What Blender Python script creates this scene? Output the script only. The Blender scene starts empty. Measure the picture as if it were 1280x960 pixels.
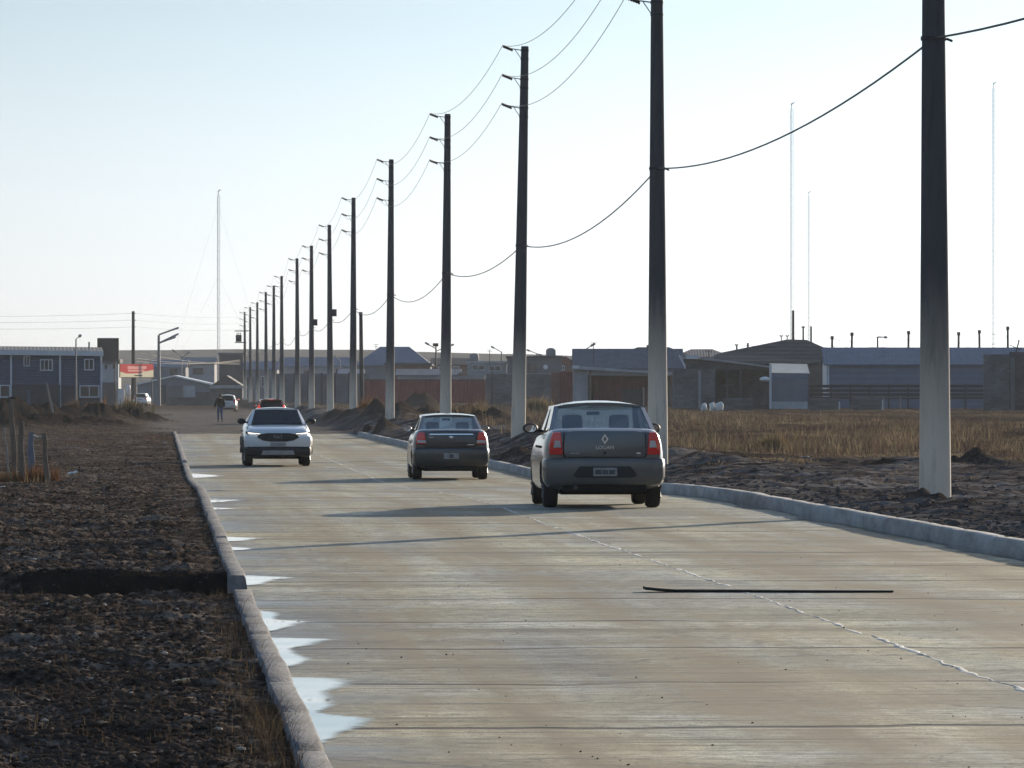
import bpy, bmesh, math, random
import numpy as np
from mathutils import Vector, Matrix, Euler

random.seed(7)
RNG = np.random.default_rng(11)
SC = bpy.context.scene
COL = SC.collection
R = math.radians

# ------------------------------------------------------------------ calibration
FPX = 7500.0                       # focal length in pixels of the 1280 px wide photograph (long telephoto)
CAMZ = 1.7
HOR = 486.0
PSI = math.atan(440.0 / FPX)       # the road runs along +Y, the camera looks a little right of it
CP, SP = math.cos(PSI), math.sin(PSI)


def PT(px, py, d):
    a = (px - 640.0) / FPX * d
    return Vector((a * CP + d * SP, -a * SP + d * CP, CAMZ + (HOR - py) / FPX * d))


def GXY(px, py, z):
    """point of the level z plane seen at a pixel"""
    d = (CAMZ - z) * FPX / (py - HOR)
    p = PT(px, py, d)
    return p.x, p.y


def sstep(t):
    t = np.clip(t, 0, 1)
    return t * t * (3 - 2 * t)


# ------------------------------------------------------------------ numpy noise
def _hash(ix, iy, seed):
    h = (ix.astype(np.int64) * 374761393 + iy.astype(np.int64) * 668265263 + seed * 974634667) & 0xFFFFFFFF
    h = ((h ^ (h >> 13)) * 1274126177) & 0xFFFFFFFF
    h = h ^ (h >> 16)
    return (h & 0xFFFF) / 65535.0


def vnoise(x, y, seed=0):
    ix, iy = np.floor(x), np.floor(y)
    fx, fy = x - ix, y - iy
    fx, fy = fx * fx * (3 - 2 * fx), fy * fy * (3 - 2 * fy)
    a = _hash(ix, iy, seed); b = _hash(ix + 1, iy, seed)
    c = _hash(ix, iy + 1, seed); e = _hash(ix + 1, iy + 1, seed)
    return (a + (b - a) * fx) * (1 - fy) + (c + (e - c) * fx) * fy - 0.5


def fbm(x, y, o=4, seed=0):
    s = 0; amp = 1.0
    for k in range(o):
        s = s + amp * vnoise(x, y, seed + k * 17)
        x = x * 2.03 + 3.1; y = y * 2.03 + 7.7; amp *= 0.5
    return s


# ------------------------------------------------------------------ terrain shape
ROAD_END = 272.0
KL0, KL1 = 0.57, 0.715            # left kerb
KR0, KR1 = 8.60, 8.79             # right kerb
PX = 10.6                         # line of poles


def zr(Y):
    return -0.34 * sstep((np.asarray(Y, float) - 88) / 44.0)


HEAPS = []                        # (x, y, height, sx, sy)


def heap(px, py_top, d, wpx, depth, base):
    p = PT(px, py_top, d)
    HEAPS.append((p.x, p.y, p.z - base, wpx * d / FPX * 0.5, depth))


# left mounds
for a in [(-30, 500, 325, 150, 5), (10, 501, 325, 90, 5), (48, 505, 330, 80, 5), (84, 507, 335, 70, 5), (118, 503, 342, 62, 6),
          (140, 506, 346, 56, 6), (164, 511, 350, 56, 6), (186, 515, 352, 50, 6), (204, 521, 355, 40, 5), (60, 516, 296, 110, 4),
          (120, 519, 300, 80, 4), (0, 514, 285, 90, 4)]:
    heap(a[0], a[1], a[2], a[3], a[4], -0.22)
# right heaps
for a in [(645, 549, 158, 40, 3, .1), (628, 556, 152, 30, 2, .1), (668, 553, 150, 30, 2, .1), (525, 493, 470, 46, 3, 0.1), (440, 512, 330, 40, 5, .1),
          (470, 511, 300, 40, 4, .1), (500, 510, 285, 44, 4, .1), (420, 515, 350, 30, 5, .1), (535, 505, 300, 40, 4, .15), (585, 507, 330, 40, 4, .1),
          (620, 512, 300, 44, 4, .1), (560, 520, 230, 40, 3, .1), (600, 524, 225, 34, 3, .1), (480, 519, 250, 34, 3, .1), (455, 521, 262, 24, 3, .1),
          (1222, 562, 126, 34, 1.2, .1), (1196, 567, 125, 26, 1.0, .1), (1155, 619, 79.5, 26, .5, .12), (1205, 626, 79, 34, .5, .12), (1175, 623, 79.2, 40, .5, .12),
          (1095, 577, 128, 36, 1.0, .1), (1040, 578, 130, 40, 1.2, .1), (960, 578, 128, 50, 1.3, .1), (880, 582, 122, 50, 1.3, .1), (700, 540, 175, 40, 3, .1)]:
    heap(*a)


def ground_z(X, Y):
    X = np.asarray(X, float); Y = np.asarray(Y, float)
    r = zr(Y)
    far = sstep((Y - 150) / 200.0)
    clod = fbm(X * 7, Y * 12, 3, 3)
    mid = fbm(X * 1.7, Y * 1.3, 3, 9)
    lump = np.clip(fbm(X * 3.2 + 5, Y * 4.4, 3, 21) - 0.14, 0, 1)
    # left verge
    va = np.clip(.75 + 1.5 * fbm(X * .6, Y * .35, 3, 101), .25, 1.7)
    big = np.clip(fbm(X * 1.4 + 9, Y * 2.2, 3, 108) - .22, 0, 1)
    left = r + 0.095 + 0.036 * clod * va + 0.03 * fbm(X * 17, Y * 26, 2, 203) + 0.05 * mid + 0.05 * lump * va + .12 * big + 0.05 * fbm(X * .25, Y * .2, 2, 40)
    left = left + 0.25 * sstep((-3 - X) / 6.0) * (fbm(X * .3, Y * .12, 3, 55) + .15) * far
    nearkerb = sstep((X - 0.25) / 0.25)
    left = left * (1 - .6 * nearkerb) + (r + 0.10 + 0.03 * clod) * .6 * nearkerb
    edge = 0.6 * fbm(X * 1.6, X * .3 + 1, 4, 77)
    tr = sstep((Y - 46.9 - edge * .4) / .35) * sstep((52.3 + edge - Y) / .45)
    tr = tr * (.25 + .75 * sstep((X + 1.25 + edge) / .5))
    left = left - (0.5 + .07 * clod) * tr
    # right side
    q = sstep((X - 9.2) / 3.0)
    berm = np.exp(-((X - 11.0) / 1.5) ** 2) * (0.05 + 0.30 * sstep((Y - 100) / 60)) * (0.8 + 1.1 * fbm(X * .4, Y * .11, 3, 91))
    base_r = (r + 0.17) * (1 - q) + 0.10 * q
    dirt = 0.035 * clod + 0.09 * mid + 0.07 * lump + 0.16 * np.clip(fbm(X * .5, Y * .33, 3, 66), -.2, 1)
    right = base_r + dirt * (0.35 + .65 * sstep((X - 8.9) / .8)) + berm
    rightedge = sstep((X - 8.7) / .3)
    right = (r + .14) * (1 - rightedge) + right * rightedge
    bed = r - 0.14
    z = np.where(X < 0.64, left, np.where(X < 8.7, bed, right))
    # past the end of the slab: one dirt surface
    open_d = r - 0.015 + 0.045 * fbm(X * .8, Y * .3, 3, 31) + 0.02 * clod
    e = sstep((Y - ROAD_END + 1) / 6.0)
    inroad = (X >= .64) & (X < 8.7)
    wx = sstep((X + 2.2) / 2.6) * sstep((10.3 - X) / 1.6)
    z = np.where(Y > ROAD_END - 1, np.where(inroad, (r - .10) * (1 - e) + open_d * e, z * (1 - wx * e) + open_d * wx * e), z)
    # heaps
    nz = 1 + .5 * fbm(X * .7, Y * .25, 3, 13) + .38 * fbm(X * 2.6, Y * .7, 3, 14) + .12 * clod
    h = np.zeros_like(z)
    for hx, hy, hh, sx, sy in HEAPS:
        h = np.maximum(h, hh * np.exp(-((X - hx) / sx) ** 2 - ((Y - hy) / sy) ** 2) * nz)
    z = np.where((X > 0.65) & (X < 9.0) & (Y < 285), z, z + h)
    fade = sstep((Y - 900) / 1200)
    return z * (1 - fade) + (-.3) * fade


def gz(x, y):
    return float(ground_z(np.array([x]), np.array([y]))[0])


# ------------------------------------------------------------------ materials
def new_mat(name):
    m = bpy.data.materials.new(name); m.use_nodes = True
    nt = m.node_tree
    return m, nt, nt.nodes['Principled BSDF']


def ramp(nt, stops):
    n = nt.nodes.new('ShaderNodeValToRGB')
    e = n.color_ramp.elements
    e[0].position, e[0].color = stops[0][0], (*stops[0][1], 1)
    e[1].position, e[1].color = stops[-1][0], (*stops[-1][1], 1)
    for p, c in stops[1:-1]:
        k = e.new(p); k.color = (*c, 1)
    return n


def mat(name, col, rough=0.7, var=0.25, scale=3.0, metal=0.0, bump=0.0, stretch=(1, 1, 1), bscale=None, spec=0.4, coat=0.0):
    m, nt, b = new_mat(name)
    L = nt.links
    tc = nt.nodes.new('ShaderNodeTexCoord')
    mp = nt.nodes.new('ShaderNodeMapping'); mp.inputs['Scale'].default_value = stretch
    L.new(tc.outputs['Object'], mp.inputs['Vector'])
    n = nt.nodes.new('ShaderNodeTexNoise'); n.inputs['Scale'].default_value = scale
    n.inputs['Detail'].default_value = 5; n.inputs['Roughness'].default_value = .65
    L.new(mp.outputs['Vector'], n.inputs['Vector'])
    lo = tuple(c * (1 - var) for c in col); hi = tuple(min(1, c * (1 + var)) for c in col)
    rp = ramp(nt, [(.3, lo), (.7, hi)])
    L.new(n.outputs['Fac'], rp.inputs['Fac']); L.new(rp.outputs['Color'], b.inputs['Base Color'])
    b.inputs['Roughness'].default_value = rough
    b.inputs['Metallic'].default_value = metal
    b.inputs['Specular IOR Level'].default_value = spec
    b.inputs['Coat Weight'].default_value = coat
    b.inputs['Coat Roughness'].default_value = .05
    if bump:
        n2 = nt.nodes.new('ShaderNodeTexNoise'); n2.inputs['Scale'].default_value = bscale or scale * 6
        n2.inputs['Detail'].default_value = 4
        L.new(mp.outputs['Vector'], n2.inputs['Vector'])
        bp = nt.nodes.new('ShaderNodeBump'); bp.inputs['Strength'].default_value = bump; bp.inputs['Distance'].default_value = .02
        L.new(n2.outputs['Fac'], bp.inputs['Height']); L.new(bp.outputs['Normal'], b.inputs['Normal'])
    return m


def ribbed(name, col, axis='X', pitch=.2, rough=.55, var=.2, depth=.6, metal=0.0):
    """sheet metal or boards: parallel ribs"""
    m = mat(name, col, rough, var, 1.2, metal)
    nt = m.node_tree; L = nt.links; b = nt.nodes['Principled BSDF']
    tc = nt.nodes.new('ShaderNodeTexCoord')
    w = nt.nodes.new('ShaderNodeTexWave'); w.wave_type = 'BANDS'; w.bands_direction = axis
    w.inputs['Scale'].default_value = 0.314 / pitch
    L.new(tc.outputs['Object'], w.inputs['Vector'])
    bp = nt.nodes.new('ShaderNodeBump'); bp.inputs['Strength'].default_value = depth; bp.inputs['Distance'].default_value = .04
    L.new(w.outputs['Fac'], bp.inputs['Height']); L.new(bp.outputs['Normal'], b.inputs['Normal'])
    return m


def block(name, col, mortar=(.16, .155, .15), bw=.4, bh=.2, var=.25):
    m, nt, b = new_mat(name); L = nt.links
    tc = nt.nodes.new('ShaderNodeTexCoord')
    sx = nt.nodes.new('ShaderNodeSeparateXYZ'); cx = nt.nodes.new('ShaderNodeCombineXYZ')
    L.new(tc.outputs['Object'], sx.inputs[0])
    ad = nt.nodes.new('ShaderNodeMath'); ad.operation = 'ADD'
    L.new(sx.outputs['X'], ad.inputs[0]); L.new(sx.outputs['Y'], ad.inputs[1])
    L.new(ad.outputs[0], cx.inputs['X']); L.new(sx.outputs['Z'], cx.inputs['Y'])
    t = nt.nodes.new('ShaderNodeTexBrick'); t.inputs['Scale'].default_value = 1
    t.inputs['Brick Width'].default_value = bw; t.inputs['Row Height'].default_value = bh
    t.inputs['Mortar Size'].default_value = .018
    t.inputs['Color1'].default_value = (*[c * (1 - var) for c in col], 1)
    t.inputs['Color2'].default_value = (*[c * (1 + var) for c in col], 1)
    t.inputs['Mortar'].default_value = (*mortar, 1)
    L.new(cx.outputs[0], t.inputs['Vector'])
    n = nt.nodes.new('ShaderNodeTexNoise'); n.inputs['Scale'].default_value = .7; n.inputs['Detail'].default_value = 6
    L.new(tc.outputs['Object'], n.inputs['Vector'])
    rp = ramp(nt, [(.3, (.6, .6, .6)), (.7, (1.2, 1.18, 1.15))])
    L.new(n.outputs['Fac'], rp.inputs['Fac'])
    mx = nt.nodes.new('ShaderNodeMix'); mx.data_type = 'RGBA'; mx.blend_type = 'MULTIPLY'; mx.inputs['Factor'].default_value = 1
    L.new(t.outputs['Color'], mx.inputs['A']); L.new(rp.outputs['Color'], mx.inputs['B'])
    L.new(mx.outputs['Result'], b.inputs['Base Color'])
    b.inputs['Roughness'].default_value = .9
    return m


def glass(name, tint=(.35, .4, .42), gloss=.9, dust=.0):
    m, nt, b = new_mat(name); L = nt.links
    nt.nodes.remove(b)
    out = nt.nodes['Material Output']
    tr = nt.nodes.new('ShaderNodeBsdfTransparent'); tr.inputs['Color'].default_value = (*tint, 1)
    gl = nt.nodes.new('ShaderNodeBsdfGlossy'); gl.inputs['Roughness'].default_value = .03
    gl.inputs['Color'].default_value = (gloss, gloss, gloss, 1)
    fr = nt.nodes.new('ShaderNodeFresnel')
    gb = nt.nodes.new('ShaderNodeNewGeometry'); ior = nt.nodes.new('ShaderNodeMapRange')
    ior.inputs['To Min'].default_value = 1.5; ior.inputs['To Max'].default_value = 1 / 1.5
    L.new(gb.outputs['Backfacing'], ior.inputs['Value']); L.new(ior.outputs[0], fr.inputs['IOR'])
    mx = nt.nodes.new('ShaderNodeMixShader')
    tl = nt.nodes.new('ShaderNodeBsdfTranslucent'); tl.inputs['Color'].default_value = (.5, .64, .76, 1)
    du = nt.nodes.new('ShaderNodeMixShader'); du.inputs[0].default_value = dust
    L.new(tr.outputs[0], du.inputs[1]); L.new(tl.outputs[0], du.inputs[2])
    L.new(fr.outputs[0], mx.inputs[0]); L.new(du.outputs[0], mx.inputs[1]); L.new(gl.outputs[0], mx.inputs[2])
    L.new(mx.outputs[0], out.inputs['Surface'])
    return m


def emis(name, col, strength, base=(.8, .8, .8)):
    m, nt, b = new_mat(name)
    b.inputs['Base Color'].default_value = (*base, 1)
    b.inputs['Emission Color'].default_value = (*col, 1)
    b.inputs['Emission Strength'].default_value = strength
    b.inputs['Roughness'].default_value = .2
    return m


M = {}
M['concrete_pole'] = None
M['steel'] = mat('galvanised_steel', (.22, .22, .23), .5, .2, 4, .6)
M['dark_steel'] = mat('dark_steel', (.05, .05, .055), .5, .3, 4, .3)
M['insul'] = mat('insulator', (.035, .03, .03), .4, .2, 8)
M['cable'] = mat('cable', (.025, .025, .028), .6, .1, 3)
M['wire'] = mat('aluminium_wire', (.16, .16, .17), .5, .1, 3, .5)
M['kerb'] = mat('kerb_concrete', (.36, .354, .345), .85, .4, 4, stretch=(1, .22, 1), bump=.5, bscale=40)
M['kerb_left'] = mat('worn_kerb_concrete', (.2, .196, .2), .9, .45, 5, stretch=(1, .5, 1), bump=.6, bscale=45, spec=.1)
M['navy'] = ribbed('navy_siding', (.052, .076, .14), 'Z', .2, .6, .15, .5)
M['navy_dark'] = mat('dark_lower_storey', (.032, .038, .055), .8, .3, 1.5)
M['white'] = mat('white_paint', (.62, .64, .68), .5, .12, 2)
M['offwhite'] = mat('offwhite_render', (.42, .44, .47), .8, .2, 1.3)
M['pane'] = mat('dark_pane', (.03, .035, .045), .08, .2, 2, spec=.6)
M['black'] = mat('black_paint', (.012, .012, .014), .7, .3, 2)
M['grey_wall'] = mat('grey_render', (.145, .15, .165), .9, .22, .6, bump=.2)
M['grey_wall2'] = mat('bluish_grey_render', (.19, .2, .235), .9, .2, .6)
M['pale_wall'] = mat('pale_render', (.34, .34, .36), .9, .2, .7)
M['dark_wall'] = mat('dark_render', (.07, .072, .085), .9, .3, .8)
M['brick'] = block('red_brick', (.22, .07, .05), (.14, .12, .11), .3, .12)
M['blocks'] = block('grey_concrete_block', (.15, .15, .16))
M['blocks_d'] = block('dark_concrete_block', (.095, .095, .105), (.11, .11, .11))
M['tin_blue'] = ribbed('blue_grey_tin', (.135, .17, .235), 'X', .25, .7, .15, .5, 0)
M['tin_grey'] = ribbed('grey_tin', (.17, .18, .2), 'X', .25, .7, .2, .5, 0)
M['tin_dark'] = ribbed('dark_tin', (.06, .058, .062), 'X', .3, .6, .25, .6, .1)
M['tin_white'] = mat('white_tin', (.8, .8, .79), .45, .15, 2)
M['shed_wall'] = ribbed('shed_siding', (.15, .18, .25), 'Z', .45, .6, .12, .6)
M['roof_brown'] = ribbed('brown_sheet_roof', (.05, .045, .045), 'Z', .35, .75, .3, .8)
M['red_container'] = ribbed('oxide_red_container', (.23, .045, .042), 'X', .28, .6, .2, .9)
M['red_dark'] = ribbed('dark_red_sheet', (.14, .035, .035), 'X', .25, .65, .25, .9)
M['wood'] = mat('weathered_wood', (.21, .16, .12), .9, .4, 6, stretch=(3, 3, .4), bump=.6)
M['wood_dark'] = mat('dark_wood', (.045, .043, .045), .9, .4, 4, bump=.4)
M['wood_pale'] = mat('pale_wood', (.32, .29, .25), .85, .25, 6, stretch=(3, 3, .4))
M['sack'] = mat('white_sack', (.7, .7, .68), .8, .1, 9)
M['litter'] = mat('white_scrap', (.72, .7, .66), .7, .2, 9)
M['litter_tan'] = mat('tan_scrap', (.52, .4, .24), .7, .2, 9)
M['rubber'] = mat('tyre_rubber', (.022, .021, .02), .85, .3, 8)
M['rim'] = mat('alloy_rim', (.3, .3, .31), .4, .15, 6, .7)
M['rim_d'] = mat('dusty_wheel_cover', (.09, .085, .08), .6, .2, 6)
M['trim'] = mat('black_plastic_trim', (.025, .025, .026), .6, .25, 8)
M['under'] = mat('underbody', (.012, .012, .012), .9, .2, 8)
M['plate'] = mat('number_plate', (.3, .3, .3), .5, .25, 9)
M['plate_d'] = mat('number_plate_characters', (.09, .09, .095), .5, .3, 20)
M['chrome'] = mat('chrome', (.75, .76, .78), .15, .05, 6, .95)
M['inner'] = mat('dark_upholstery', (.02, .02, .023), .9, .2, 8)
M['glass'] = glass('tinted_glass', (.84, .92, .97), .9, .05)
M['glass_d'] = glass('dark_tinted_glass', (.16, .18, .2))
M['mirror'] = mat('mirror_glass', (.8, .82, .85), .03, .02, 3, 1.0)
M['lamp_red'] = mat('red_lamp_lens', (.8, .03, .028), .18, .15, 12, spec=.6, coat=.6)
M['lamp_clear'] = mat('clear_lamp_lens', (.55, .5, .5), .15, .12, 14, spec=.6, coat=.5)
M['lamp_lit_red'] = emis('lit_brake_lamp', (1, .1, .08), .45, (.6, .02, .02))
M['headlamp'] = emis('lit_headlamp', (1, .93, .82), 1.6)
M['skin'] = mat('skin', (.38, .22, .16), .6, .1, 8)
M['jacket'] = mat('black_jacket', (.006, .006, .008), .85, .3, 12)
M['jeans'] = mat('blue_jeans', (.09, .12, .2), .9, .2, 12)
M['shoe'] = mat('dark_shoe', (.03, .028, .026), .7, .2, 12)
M['hair'] = mat('dark_hair', (.012, .01, .009), .7, .2, 20)
def canvas(name, col):
    m, nt, b = new_mat(name); L = nt.links
    n = nt.nodes.new('ShaderNodeTexNoise'); n.inputs['Scale'].default_value = 3
    rp = ramp(nt, [(.3, tuple(c * .92 for c in col)), (.7, col)]); L.new(n.outputs['Fac'], rp.inputs['Fac'])
    b.inputs['Roughness'].default_value = .6; L.new(rp.outputs['Color'], b.inputs['Base Color'])
    t = nt.nodes.new('ShaderNodeBsdfTranslucent'); L.new(rp.outputs['Color'], t.inputs['Color'])
    mx = nt.nodes.new('ShaderNodeMixShader'); mx.inputs[0].default_value = .35
    L.new(b.outputs[0], mx.inputs[1]); L.new(t.outputs[0], mx.inputs[2]); L.new(mx.outputs[0], nt.nodes['Material Output'].inputs['Surface'])
    return m


M['sign_red'] = canvas('sign_red_canvas', (.55, .1, .1)); M['sign_cream'] = canvas('sign_cream_canvas', (.72, .66, .5)); M['sign_pink'] = canvas('sign_pale_letters', (.8, .42, .38))
M['mast'] = mat('pale_mast_paint', (.5, .51, .53), .5, .1, 2)
M['dish'] = mat('dish_white', (.78, .78, .78), .4, .05, 2)


def car_paint(name, col, dust=.25, metal=.3, rough=.35):
    """metallic paint under a film of road dust that thickens towards the sills"""
    m, nt, b = new_mat(name); L = nt.links
    tc = nt.nodes.new('ShaderNodeTexCoord'); sp = nt.nodes.new('ShaderNodeSeparateXYZ')
    L.new(tc.outputs['Object'], sp.inputs[0])
    n = nt.nodes.new('ShaderNodeTexNoise'); n.inputs['Scale'].default_value = 5; n.inputs['Detail'].default_value = 6
    L.new(tc.outputs['Object'], n.inputs['Vector'])
    mr = nt.nodes.new('ShaderNodeMapRange'); mr.inputs['From Min'].default_value = .25; mr.inputs['From Max'].default_value = 1.0
    mr.inputs['To Min'].default_value = 1.0; mr.inputs['To Max'].default_value = .12
    L.new(sp.outputs['Z'], mr.inputs['Value'])
    mu = nt.nodes.new('ShaderNodeMath'); mu.operation = 'MULTIPLY'
    L.new(mr.outputs[0], mu.inputs[0]); L.new(n.outputs['Fac'], mu.inputs[1])
    m2 = nt.nodes.new('ShaderNodeMath'); m2.operation = 'MULTIPLY'; m2.inputs[1].default_value = dust * 2; m2.use_clamp = True
    L.new(mu.outputs[0], m2.inputs[0])
    mx = nt.nodes.new('ShaderNodeMix'); mx.data_type = 'RGBA'
    mx.inputs['A'].default_value = (*col, 1); mx.inputs['B'].default_value = (.2, .175, .14, 1)
    L.new(m2.outputs[0], mx.inputs['Factor']); L.new(mx.outputs['Result'], b.inputs['Base Color'])
    ra = nt.nodes.new('ShaderNodeMapRange'); ra.inputs['To Min'].default_value = rough; ra.inputs['To Max'].default_value = .8
    L.new(m2.outputs[0], ra.inputs['Value']); L.new(ra.outputs[0], b.inputs['Roughness'])
    b.inputs['Metallic'].default_value = metal
    b.inputs['Coat Weight'].default_value = 1.0; b.inputs['Coat Roughness'].default_value = .12
    return m


M['paint_grey'] = car_paint('grey_car_paint', (.1, .103, .11), .2)
M['paint_black'] = car_paint('black_car_paint', (.02, .022, .03), .16, .2)
M['paint_white'] = car_paint('white_car_paint', (.8, .8, .8), .14, 0)
M['paint_red'] = car_paint('red_car_paint', (.35, .03, .03), .2, .2)
M['paint_silver'] = car_paint('pale_car_paint', (.5, .5, .5), .3, .2)
M['bumper_grey'] = car_paint('dusty_grey_bumper', (.085, .086, .09), .32, .05, .5)


# pole concrete: pale foot, darkening against bright sky painted into the upper shaft
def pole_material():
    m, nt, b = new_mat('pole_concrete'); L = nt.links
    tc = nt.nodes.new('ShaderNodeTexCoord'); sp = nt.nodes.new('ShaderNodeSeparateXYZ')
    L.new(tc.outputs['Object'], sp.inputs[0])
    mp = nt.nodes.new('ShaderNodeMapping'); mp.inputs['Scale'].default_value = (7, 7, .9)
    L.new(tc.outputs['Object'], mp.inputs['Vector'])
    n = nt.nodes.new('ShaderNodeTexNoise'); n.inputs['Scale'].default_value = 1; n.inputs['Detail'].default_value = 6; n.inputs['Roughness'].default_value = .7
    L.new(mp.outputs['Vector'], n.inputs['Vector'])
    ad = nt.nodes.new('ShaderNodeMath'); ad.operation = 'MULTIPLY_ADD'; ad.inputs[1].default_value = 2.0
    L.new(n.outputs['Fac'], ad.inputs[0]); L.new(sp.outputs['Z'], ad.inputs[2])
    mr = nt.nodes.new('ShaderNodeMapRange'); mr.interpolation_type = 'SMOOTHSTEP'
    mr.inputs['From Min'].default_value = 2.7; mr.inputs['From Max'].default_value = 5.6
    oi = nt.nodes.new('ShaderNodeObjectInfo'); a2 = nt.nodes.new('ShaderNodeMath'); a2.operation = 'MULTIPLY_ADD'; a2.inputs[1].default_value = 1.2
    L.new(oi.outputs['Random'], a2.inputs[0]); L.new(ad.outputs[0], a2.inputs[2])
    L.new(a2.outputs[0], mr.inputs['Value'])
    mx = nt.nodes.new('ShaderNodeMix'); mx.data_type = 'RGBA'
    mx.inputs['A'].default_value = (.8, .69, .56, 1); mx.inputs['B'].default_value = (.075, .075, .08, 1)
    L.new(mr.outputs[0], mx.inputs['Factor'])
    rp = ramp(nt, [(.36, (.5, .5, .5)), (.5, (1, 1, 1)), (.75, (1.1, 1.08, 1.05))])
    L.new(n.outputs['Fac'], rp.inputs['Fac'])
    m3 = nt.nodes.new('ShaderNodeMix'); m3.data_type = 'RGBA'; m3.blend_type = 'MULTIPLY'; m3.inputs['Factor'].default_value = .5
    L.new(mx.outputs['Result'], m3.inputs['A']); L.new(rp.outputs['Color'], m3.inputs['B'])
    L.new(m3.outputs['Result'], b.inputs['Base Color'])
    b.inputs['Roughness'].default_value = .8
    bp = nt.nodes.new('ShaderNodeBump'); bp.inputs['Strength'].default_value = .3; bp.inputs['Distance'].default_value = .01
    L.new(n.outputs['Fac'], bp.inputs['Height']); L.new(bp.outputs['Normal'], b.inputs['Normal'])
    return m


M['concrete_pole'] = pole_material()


# ------------------------------------------------------------------ mesh builder
class MB:
    def __init__(s):
        s.v = []; s.f = []

    def add(s, vs, fs):
        o = len(s.v); s.v += [tuple(p) for p in vs]; s.f += [tuple(i + o for i in f) for f in fs]
        return s

    def box(s, x0, x1, y0, y1, z0, z1):
        return s.add([(x0, y0, z0), (x1, y0, z0), (x1, y1, z0), (x0, y1, z0), (x0, y0, z1), (x1, y0, z1), (x1, y1, z1), (x0, y1, z1)],
                     [(0, 3, 2, 1), (4, 5, 6, 7), (0, 1, 5, 4), (1, 2, 6, 5), (2, 3, 7, 6), (3, 0, 4, 7)])

    def prism(s, pts, vec):
        """polygon pts pushed along vec"""
        n = len(pts); vec = Vector(vec)
        a = [Vector(p) for p in pts]
        nrm = Vector((0, 0, 0))
        for i in range(n):
            p, q = a[i], a[(i + 1) % n]
            nrm += p.cross(q)
        if nrm.dot(vec) > 0:
            a = a[::-1]
        b = [p + vec for p in a]
        fs = [tuple(range(n)), tuple(range(2 * n - 1, n - 1, -1))]
        for i in range(n):
            j = (i + 1) % n
            fs.append((i, n + i, n + j, j))
        return s.add(a + b, fs)

    def rings(s, rs, cap=True, close=True):
        n = len(rs[0]); o = len(s.v)
        for r in rs:
            s.v += [tuple(p) for p in r]
        for k in range(len(rs) - 1):
            for i in range(n if close else n - 1):
                j = (i + 1) % n
                s.f.append((o + k * n + i, o + k * n + j, o + (k + 1) * n + j, o + (k + 1) * n + i))
        if cap:
            s.f.append(tuple(o + i for i in range(n - 1, -1, -1)))
            s.f.append(tuple(o + (len(rs) - 1) * n + i for i in range(n)))
        return s

    def tube(s, pts, rad, seg=8, cap=True):
        pts = [Vector(p) for p in pts]
        rad = rad if isinstance(rad, (list, tuple)) else [rad] * len(pts)
        rs = []
        for k, p in enumerate(pts):
            t = (pts[min(k + 1, len(pts) - 1)] - pts[max(k - 1, 0)]).normalized()
            up = Vector((0, 0, 1)) if abs(t.z) < .9 else Vector((0, 1, 0))
            u = t.cross(up).normalized(); w = t.cross(u).normalized()
            rs.append([p + (u * math.cos(2 * math.pi * i / seg) + w * math.sin(2 * math.pi * i / seg)) * rad[k] for i in range(seg)])
        return s.rings(rs, cap)

    def lathe_x(s, prof, seg=28, c=(0, 0, 0)):
        """prof: (x, r) pairs, turned about the X axis"""
        rs = [[(c[0] + x, c[1] + r * math.cos(2 * math.pi * i / seg), c[2] + r * math.sin(2 * math.pi * i / seg)) for i in range(seg)] for x, r in prof]
        return s.rings(rs, True)

    def ball(s, c, r, seg=12, rg=8):
        if not isinstance(r, (tuple, list)):
            r = (r, r, r)
        rs = []
        for k in range(1, rg):
            t = math.pi * k / rg
            rs.append([(c[0] + r[0] * math.sin(t) * math.cos(2 * math.pi * i / seg), c[1] + r[1] * math.sin(t) * math.sin(2 * math.pi * i / seg), c[2] - r[2] * math.cos(t)) for i in range(seg)])
        return s.rings(rs, True)

    def build(s, name, m, parent=None, smooth=None, bevel=0, loc=None):
        me = bpy.data.meshes.new(name)
        me.from_pydata(s.v, [], s.f)
        bm = bmesh.new(); bm.from_mesh(me)
        bmesh.ops.recalc_face_normals(bm, faces=bm.faces)
        if bevel:
            ed = [e for e in bm.edges if len(e.link_faces) == 2 and e.calc_face_angle(0) > .5]
            bmesh.ops.bevel(bm, geom=ed, offset=bevel, segments=2, profile=.6, affect='EDGES', clamp_overlap=True)
        bm.to_mesh(me); bm.free()
        if smooth is not None:
            me.polygons.foreach_set('use_smooth', [True] * len(me.polygons))
            me.set_sharp_from_angle(angle=R(smooth))
        me.materials.append(m)
        o = bpy.data.objects.new(name, me); COL.objects.link(o)
        if parent:
            o.parent = parent
        if loc:
            o.location = loc
        return o


def tag(o, label=None, cat=None, group=None, kind=None):
    if label: o['label'] = label
    if cat: o['category'] = cat
    if group: o['group'] = group
    if kind: o['kind'] = kind
    return o


def empty(name, loc, rz=0, label=None, cat=None, group=None):
    e = bpy.data.objects.new(name, None); COL.objects.link(e)
    e.location = loc; e.rotation_euler = (0, 0, rz); e.empty_display_size = .3
    return tag(e, label, cat, group)


def copy_tree(o, parent=None):
    c = o.copy(); COL.objects.link(c); c.parent = parent
    for ch in list(o.children):
        copy_tree(ch, c)
    return c


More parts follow.
